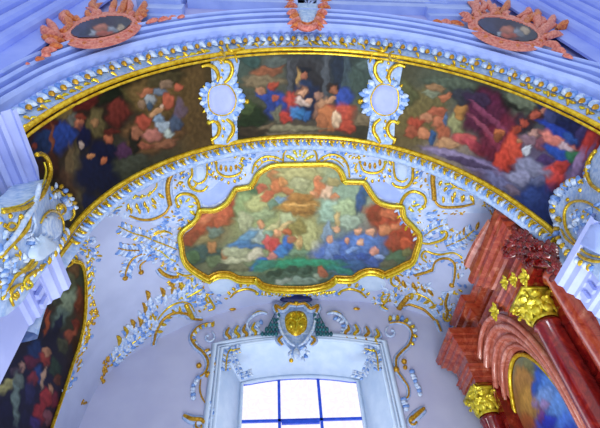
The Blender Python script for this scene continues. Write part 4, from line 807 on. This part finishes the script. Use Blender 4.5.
nt.links.new(tc.outputs['Object'], vo.inputs['Vector']); nt.links.new(vo.outputs['Distance'], rp.inputs['Fac']); nt.links.new(rp.outputs['Color'], e.inputs['Color']); e.inputs['Strength'].default_value = 1.15; nt.links.new(e.outputs[0], oo.inputs[0])
g.build('glass_pane', gm, win, smooth=False)
g = MB(); g.tube([Vector((x, 10.93, z)) for x, z in WI], .035, [Vector((0, -1, 0))]*len(WI), 4); 
zt = on_y(300, 420, 10.9).z
for x in (-.55, .47):
    g.box((x-.035, 10.88, 1.5), (x+.035, 10.94, 6.62+CZ))
g.box((-1.48, 10.88, zt-.03), (1.48, 10.94, zt+.03)); g.box((-.5, 10.86, zt-.1), (.42, 10.93, zt-.02))
for z in (zt-1.3, zt-2.6): g.box((-1.48, 10.88, z-.03), (1.48, 10.94, z+.03))
g.build('blue_muntins', M['muntin'], win, smooth=False)
g = MB()
for W_, y, r_ in ((WO, Y2-.02, .05), ([(x*1.09, z+.12*(z > 4)) for x, z in WO], Y2-.02, .07), (WI, 10.84, .05), ([(x*1.035, z+.04) for x, z in WO], Y2-.05, .03)):
    g.tube([Vector((x, y, z)) for x, z in W_], r_, [Vector((0, -1, 0))]*len(W_), 8)
struct(g.build('trim_16', M['winwhite']))
# little sprigs in the reveal corners
for P_, lab in (([(228,352),(236,358),(243,370),(240,380)], 'upper left'), ([(376,350),(366,358),(358,372),(362,384)], 'upper right')):
    o = Orn('y=10.3', 'corner_sprig', 'pale stucco sprig in the %s corner of the window reveal' % lab); 
    s_ = 1 if 'left' in lab else -1; x = P_[0][0]
    o2 = Orn('back', 'corner_sprig', 'pale blue and gold sprig in the %s corner of the window reveal' % lab, lift=.05)
    o2.frond([(x-2*s_, 372),(x-1*s_, 360),(x+1*s_, 352)], 7, 5, 2.6); o2.frond([(x+2*s_, 353),(x+12*s_, 350)], 6, 5, 2.6)
    o2.frond([(x+2*s_, 354),(x+8*s_, 364),(x+13*s_, 377)], 9, 4, 2.2, 'leaf'); o2.frond([(x+13*s_, 378),(x+24*s_, 374)], 6, 4, 2.4, 'leaf'); o2.ball(x+3*s_, 352, 2.2, 'brightgold'); o2.done()
# window wall scrolls
B = 'back'
o = Orn(B, 'scroll_ornament', 'long gilt and blue S scroll on the wall left of the window', lift=.02)
o.tube([(214,324),(205,325),(197,329),(191.5,338),(196,347),(203,353),(208,362),(206,372),(198,379)], 2.6, 'ogold'); o.curl(209,338,6,60,-240,2.2,'leaf'); o.row([(214,322),(200,325),(190,336),(195,348)], 12, 6, 3.2, 80, 'leaf', alt='gold'); o.row([(204,352),(211,362),(208,374)], 7, 6, 3.2, 80, 'leaf', alt='ogold'); o.ball(199,366,3,'ogold'); o.ball(208,375,3.4,'ogold'); o.row([(196,378),(191,388),(191,402)], 8, 5, 4.4, 110, 'leaf'); o.tube([(201,380),(200,390),(203,400),(210,408)], 1.6, 'ogold'); o.row([(206,404),(211,412),(207,420)], 6, 7, 4, 60, 'leaf'); o.tube([(184,416),(192,420),(202,421),(206,427)], 4, 'ogold'); o.curl(200,426,5,90,360,2,'ogold'); o.done()
o = Orn(B, 'scroll_ornament', 'long gilt and blue S scroll on the wall right of the window', lift=.02)
o.tube([(389,324),(398,323),(407,326),(412,334),(409,345),(401,353),(396,360),(397,371),(403,380),(408,388),(408,397),(402,401)], 2.2, 'ogold'); o.curl(391,333,6,120,420,2.2,'leaf'); o.row([(389,322),(402,322),(412,332),(409,346)], 11, 6, 3.4, 80, 'leaf', alt='gold'); o.ball(404,362,3,'ogold'); o.ball(396,370,3.4,'ogold'); o.ball(405,368,2.4,'ogold'); o.row([(409,372),(414,384),(419,397)], 8, 5, 4.4, 60, 'leaf'); o.row([(400,400),(404,412)], 5, 6, 4, 80, 'leaf'); o.tube([(410,422),(416,416),(424,409)], 4, 'ogold'); o.curl(414,422,6,60,330,2.2,'ogold'); o.done()
for xs_, lab in (((228,237,245,254), 'left'), ((347,356,367,377), 'right')):
    for k, x in enumerate(xs_):
        s_ = 1 if x < 300 else -1; nth = ['nearest to', 'second from', 'third from', 'fourth from'][k if s_ < 0 else 3-k]
        v = 336+.0016*(x-300)**2-3.5
        o = Orn(B, 'flame_ornament', 'small gilt flame-shaped leaf above the window %s, %s the coat of arms' % (lab, nth), lift=.02); o.tube([(x, v+3),(x+2*s_, v-2),(x-1.5*s_, v-6),(x+s_, v-12)], 3.2, 'gold' if k % 2 else 'ogold', 'gilt_flame'); o.tear(x+3*s_, v+2, 90, 10, 3, 'leaf', bend=.2); o.done()
for s_ in (-1, 1):
    c = lambda x: 297+s_*x
    o = Orn(B, 'scroll_ornament', 'pale scroll with gilt top on the wall just %s of the coat of arms' % ('left' if s_ < 0 else 'right'), lift=.02); o.tube([(c(30), 315),(c(36), 314),(c(45), 318),(c(50), 326),(c(46), 334)], 3, 'leaf', 'stucco_scroll'); o.tube([(c(30), 314),(c(38), 312.5),(c(45), 316)], 2, 'gold'); o.row([(c(36), 320),(c(44), 326),(c(42), 336)], 6, 6, 3.2, 70, 'leaf'); o.done()
# coat of arms
o = Orn(B, 'coat_of_arms', 'gilded bishop coat of arms with dark blue hat and teal tassels over the window', 'coat of arms', lift=.05)
o.patch([(276,312),(284,308),(296,306),(308,308),(317,312),(316,326),(311,340),(300,352),(292,352),(282,340),(277,326)], 'ground', 'cartouche_ground', .03)
o.patch([(284,324),(285,317),(290,313),(296,312),(303,313),(307,318),(308,326),(305,334),(296,339),(287,334)], 'gold', 'gilt_shield', .06, dome=.04); o.lift = .15
o.tube([(286,326),(291,322),(297,325),(303,321),(306,324)], 1.6, 'brightgold', 'shield_relief'); o.tube([(296,315),(297,325),(295,336)], 1.6, 'brightgold', 'shield_relief'); o.ball(291,330,2.2,'brightgold','shield_relief'); o.ball(301,330,2.2,'brightgold','shield_relief'); o.ball(291,318,1.8,'brightgold','shield_relief'); o.ball(302,318,1.8,'brightgold','shield_relief')
for s_ in (-1, 1):
    c = lambda x: 296.5+s_*x
    o.tube([(c(0), 309),(c(8), 308),(c(14), 313),(c(21), 310),(c(19), 317)], 3.4, 'ogold', 'gilt_ear'); o.tube([(c(19), 315),(c(18), 326),(c(15), 336),(c(8), 346),(c(2), 350)], 3, 'leaf', 'stucco_scroll'); o.tube([(c(14), 340),(c(18), 344),(c(14), 349)], 2.6, 'ogold', 'gilt_ear')
    for r_ in range(5):
        for k in range(r_+1): o.tear(c(18+(r_*.6)+k*3.1*1.1), 317+r_*4.6, -90, 5, 3.2, 'teal', 'tassel', h=.7)
    o.tube([(c(10), 306),(c(18), 312),(c(26), 326),(c(32), 338)], 1, 'teal', 'tassel', taper=False)
    o.row([(c(3), 352),(c(8), 356),(c(4), 362)], 5, 6, 3.6, 60, 'leaf')
o.tear(296, 352, -90, 12, 7, 'leaf', 'stucco_scroll'); o.ball(291, 364, 2.4, 'gold', 'gilt_ear')
o.patch([(280,304),(283,300),(290,298),(296,297.5),(303,298),(309,300),(312,304),(303,306),(288,306)], 'navy', 'bishop_hat', .06, dome=.04); o.ball(296, 307.5, 3, 'gold', 'gilt_ear'); o.done()
# ------------------------------------------------------------------ red marble altar on the right wall
def sweep(g, path, prof, z0):
    n = len(path); rows = []
    for i, p in enumerate(path):
        a = Vector(path[max(i-1, 0)]); b = Vector(p); c = Vector(path[min(i+1, n-1)])
        d1 = (b-a).normalized() if i else (c-b).normalized(); d2 = (c-b).normalized() if i < n-1 else d1
        n1 = Vector((-d1.y, d1.x)); n2 = Vector((-d2.y, d2.x)); mm = (n1+n2); mm = mm/(mm.length_squared/2) if mm.length > .1 else n1
        rows.append([Vector((p[0]+mm.x*o_, p[1]+mm.y*o_, z0+z)) for o_, z in prof])
    g.grid(rows)
AZ = CZ
alt = thing('marble_altar', 'tall red marble altar with gilt capitals and oval painting against the right wall', 'altar', (4.9, 7.4, 0))
YN, YF, XC = 6.14, 9.3, 3.86
EZ = 5.2+AZ
def path(dx=0, e=0):
    return [(4.95, YN-.75-e), (XC-.25-dx, YN-.75-e), (XC-.25-dx, YN+.5+e), (XC+.42-dx, YN+.5+e), (XC+.42-dx, YF-.45-e), (XC-.25-dx, YF-.45-e), (XC-.25-dx, YF+.27+e), (4.95, YF+.27+e)]
ent = [(0,0),(0,.12),(.03,.13),(.03,.26),(.06,.28),(.06,.36),(.09,.4),(.02,.42),(.02,.66),(.06,.7),(.08,.78),(.15,.82),(.16,.9),(.24,.94),(.24,1.04),(.28,1.06),(.3,1.16),(.3,1.2),(-.2,1.26),(-1.,1.26)]
g = MB(); sweep(g, path()[::-1], [(o_, z) for o_, z in ent], EZ)
g2 = MB(); sweep(g2, path(), [(-o_, z) for o_, z in ent], EZ)
# outward side: path runs near->far with -x on its left
g3 = MB(); sweep(g3, path(), ent, EZ)
fixn(g3.build('entablature', M['marble'], alt, smooth=False))
g = MB(); pts = path(); k = [Vector((x, y, EZ)) for x, y in pts]; g.add(k, [tuple(range(len(k)))]); g.build('entablature_underside', M['dmarble'], alt, smooth=False)
# body
g = MB(); g.box((4.35, YN-.7, 0), (4.95, YF+.4, EZ+.05)); g.box((4.0, YN-.55, 0), (4.4, YN+.45, EZ)); g.box((4.0, YF-.4, 0), (4.4, YF+.38, EZ)); g.build('altar_body', M['dmarble'], alt, smooth=False)
def column(y, x, r, parent, ztop, label=None, mt='dmarble'):
    g = MB(); H = ztop
    rows = [[Vector((x+rr*math.cos(t*math.pi/16), y+rr*math.sin(t*math.pi/16), z)) for t in range(32)] for z, rr in ((0, r*1.3), (.3, r*1.3), (.35, r*1.12), (H*.35, r*1.08), (H*.7, r), (H-.12, r*.9), (H-.1, r*1.02), (H-.04, r*1.02), (H-.03, r*.9), (H, r*.9))]
    g.grid(rows, True); c = g.build('column', M[mt], parent); 
    return c
def capital(y, x, r, z0, h, parent):
    g = MB(); ctr = Vector((x, y, 0))
    rows = [[Vector((x+rr*math.cos(t*math.pi/12), y+rr*math.sin(t*math.pi/12), z0+zz*h)) for t in range(24)] for zz, rr in ((0, r), (.1, r*1.08), (.14, r*.95), (.6, r*1.05), (.85, r*1.35), (.9, r*1.4))]
    g.grid(rows, True)
    for lev, nleaf, off, L, rr in ((.08, 8, 0, .5, 1.0), (.3, 8, .5, .5, 1.08)):
        for k in range(nleaf):
            t = (k+off)*2*math.pi/nleaf; d = Vector((math.cos(t), math.sin(t), 0)); b = ctr+d*r*rr+Vector((0, 0, z0+lev*h)); tip = ctr+d*r*(rr+.55)+Vector((0, 0, z0+(lev+L)*h))
            mid = ctr+d*r*(rr+.12)+Vector((0, 0, z0+(lev+L*.7)*h)); g.tear(b, mid, d, r*.8, r*.22); g.tear(mid, tip, (d+Vector((0, 0, .6))).normalized(), r*.7, r*.2); g.tear(tip, tip+d*r*.05-Vector((0, 0, h*.12)), d, r*.45, r*.2)
            for q in (-.25, .25):
                sd = Vector((-d.y, d.x, 0))*r*q; g.tear(b+sd+Vector((0, 0, h*.1)), mid+sd*1.8, d, r*.3, r*.15)
    for k in range(4):
        t = math.pi/4+k*math.pi/2; d = Vector((math.cos(t), math.sin(t), 0)); c = ctr+d*r*1.55+Vector((0, 0, z0+h*.78)); pts = []
        for i in range(15): a = i/14*math.pi*3; q = r*.36*(1-i/18); pts.append(c+d*q*math.cos(a)+Vector((0, 0, q*math.sin(a))))
        g.tube(pts, r*.1, [Vector((-d.y, d.x, 0))]*15, 6)
        g.tube([ctr+d*r+Vector((0, 0, z0+h*.5)), ctr+d*r*1.3+Vector((0, 0, z0+h*.72)), c+Vector((0, 0, r*.3))], r*.12)
    s_ = r*1.45
    g.box((x-s_, y-s_, z0+h*.9), (x+s_, y+s_, z0+h))
    return g.build('gilt_capital', M['brightgold'], parent)
CH = .54
for y in (YN, YF):
    c = column(y, XC, .23, alt, EZ-CH); capital(y, XC, .22, EZ-CH, CH, alt)
# pilaster and quarter column in front (nearer the nave)
c = column(YN-.72, 4.05, .3, alt, EZ-.02, mt='marble')
# inner arched mouldings round the painting
yc = (YN+YF)/2+.42; zc = 3.4+AZ; ry, rz = .97, 1.82
def oval(y0_, z0_, ry_, rz_, x, n=48, a0=0, a1=2*math.pi): return [Vector((x, y0_+ry_*math.cos(a0+(a1-a0)*i/n), z0_+rz_*math.sin(a0+(a1-a0)*i/n))) for i in range(n+(a1-a0 < 6.2))]
X4 = 4.26
pic = [p for p in oval(yc, zc, ry, rz, X4)]
g = MB(); rr = 26; rows = []
for k in range(rr+1):
    f = max(.01, k/rr); rows.append(oval(yc, zc, ry*f, rz*f, X4, 72))
g.grid(rows, True); pt = g.build('oval_painting', M['oil'], alt)
us = proj(Vector((X4, yc, zc+rz))); 
set_paint(pt, paint(g.v, [(520,400,'#b87824'),(530,370,'#8a9058'),(545,380,'#3c74d8'),(565,410,'#5c94ee'),(545,428,'#2c48cc'),(515,428,'#b0641c'),(560,440,'#3c60dc')],
  [(524,385,9,22,10,'#c88c34'),(530,405,12,18,0,'#d0962c'),(525,425,12,10,0,'#b85c1c'),(531,364,7,6,0,'#8a8c58'),(542,366,9,8,-30,'#2c66cc'),(538,384,6,13,-10,'#2464d8'),(552,385,12,16,-25,'#4c92f2'),(546,398,9,10,0,'#78a8f4'),(560,405,12,18,-30,'#5c9cf4'),(545,405,5,5,0,'#a888c8'),(536,405,4,5,0,'#9c7cb0'),(548,422,9,8,0,'#1c34cc'),(541,416,3.5,8,0,'#7c3c98'),(566,422,9,12,-20,'#3c7cf0'),(572,430,6,8,0,'#1c44c8'),(520,440,9,8,0,'#7c3c1c')], seed=9))
g = MB(); q = oval(yc, zc, ry+.04, rz+.05, X4-.03, 60); g.tube(q, .045, [Vector((-1, 0, 0))]*len(q), 8, closed=True); g.build('gilt_oval_frame', M['gold'], alt)
g = MB()
for i, (dr, x, w) in enumerate(((.17, 4.14, .05), (.32, 4.05, .06), (.5, 3.97, .07), (.68, 3.92, .06))):
    A_ = 0; q = oval(yc-.02, zc+.2, ry+dr*.8, rz+dr*1.3-.2, x, 40, 0, math.pi); q = [Vector((x, q[0].y, 0))]+q+[Vector((x, q[-1].y, 0))]; g.tube(q, w, [Vector((-1, 0, 0))]*len(q), 8)
rows = []
for dr, x in ((.1, 4.24), (.25, 4.15), (.42, 4.05), (.6, 3.98), (.75, 3.96), (.85, 4.2)):
    rows.append(oval(yc, zc+.2, ry+dr*.8, rz+dr*1.3-.2, x, 40, 0, math.pi))
g.grid(rows); g.build('arched_moulding', M['pmarble'], alt)
# attic storey
def apath(dx=0): return [(4.95, YN-.5), (XC+.1-dx, YN-.5), (XC+.1-dx, YN+.7), (XC+.32-dx, YN+.7), (XC+.32-dx, YF-.9), (XC+.1-dx, YF-.9), (XC+.1-dx, YF-.35), (4.95, YF-.35)]
att = [(0,0),(.02,.12),(-.05,.16),(-.05,.4),(.05,.45),(.08,.52),(.2,.56),(.2,.64),(.26,.7),(.28,.76),(-1,.8)]
g = MB(); sweep(g, apath(), att, EZ+1.05); fixn(g.build('attic', M['marble'], alt, smooth=False))
# broken pediment volutes
def vol(y0_, y1_, z, x0, x1, h, nm='pediment'):
    g = MB(); n = 14; pr = [(0,0),(.08,.04),(.08,.12),(.18,.16),(.18,.26),(.26,.32),(.26,.4)]
    rows = []
    for i in range(n+1):
        t = i/n; y = y0_+(y1_-y0_)*t; zz = z+h*math.sin(t*math.pi*.5)
        rows.append([Vector((x0-o_, y, zz+q)) for o_, q in pr]+[Vector((x1, y, zz+.42)), Vector((x1, y, zz))])
    g.grid(rows, True); n_ = len(rows[0]); g.f.append(tuple(range(n_))); g.f.append(tuple(n*n_+j for j in range(n_))[::-1])
    return fixn(g.build(nm, M['pmarble'], alt, smooth=False))
vol(YN-.7, YN+.75, EZ+.95, 3.6, 4.3, .25); 
# gilt bits
def gclump(y, x, z, s_, n=9):
    g = MB()
    for k in range(n):
        a = k*2*math.pi/n; d = Vector((0, math.cos(a), math.sin(a))); b = Vector((x, y, z)); g.tear(b+d*.02, b+d*s_*(.8+.4*(k % 2))+Vector((-.05, 0, 0)), Vector((-1, 0, 0)), s_*.55, s_*.3, .2)
    g.build('gilt_ornament', M['brightgold'], alt)

g = MB()
for k in range(150):
    u = random.uniform(500, 560); v = 232+(u-500)*.55+random.uniform(-9, 12); P = on_x(u, v, 3.62); d = Vector((random.uniform(-.4, 0), random.uniform(-1, 1), random.uniform(-.3, 1))).normalized()
    g.tear(P, P+d*.2, Vector((-1, 0, .2)), .13, .08, .2)
g.build('carved_cresting', M['dmarble'], alt)
for (u, v, x, s_) in ((497, 312, 3.55, .16), (507, 283, 3.5, .12), (516, 280, 3.48, .12), (527, 278, 3.46, .14), (477, 392, 3.6, .14)):
    P = on_x(u, v, x); gclump(P.y, P.x, P.z, s_)
# ------------------------------------------------------------------ light
w = bpy.data.worlds.new('World'); bpy.context.scene.world = w; w.use_nodes = True
w.node_tree.nodes['Background'].inputs['Color'].default_value = (.85, .91, 1, 1); w.node_tree.nodes['Background'].inputs['Strength'].default_value = .88
def area(loc, rot, size, e, c, sy=None, name='area', spread=None):
    l = bpy.data.lights.new(name, 'AREA'); l.energy = e; l.color = c; l.size = size
    if spread: l.spread = spread
    if sy: l.shape = 'RECTANGLE'; l.size_y = sy
    o = bpy.data.objects.new(name, l); C.objects.link(o); o.location = loc; o.rotation_euler = rot; return o
area((0, 10.7, 5.8), (math.radians(-90), 0, 0), 2.6, 45, (.85, .92, 1), 4, 'window_light')
area((.4, 5.6, .4), (math.pi, 0, 0), 3.4, 270, (.96, .98, 1), 3, 'floor_bounce', 2.0)
area((-1, -3, 1), (math.radians(125), 0, 0), 3, 330, (.8, .88, 1), 2, 'nave_light')
area((-3.2, 7.2, 2.2), (math.radians(60), 0, math.radians(-85)), .9, 70, (1, .97, .95), 2.2, 'side_light')
sc = bpy.context.scene; sc.view_settings.view_transform = 'Standard'; sc.view_settings.look = 'None'; sc.view_settings.exposure = 0; sc.view_settings.gamma = 1
sc.cycles.use_denoising = True; sc.cycles.max_bounces = 8
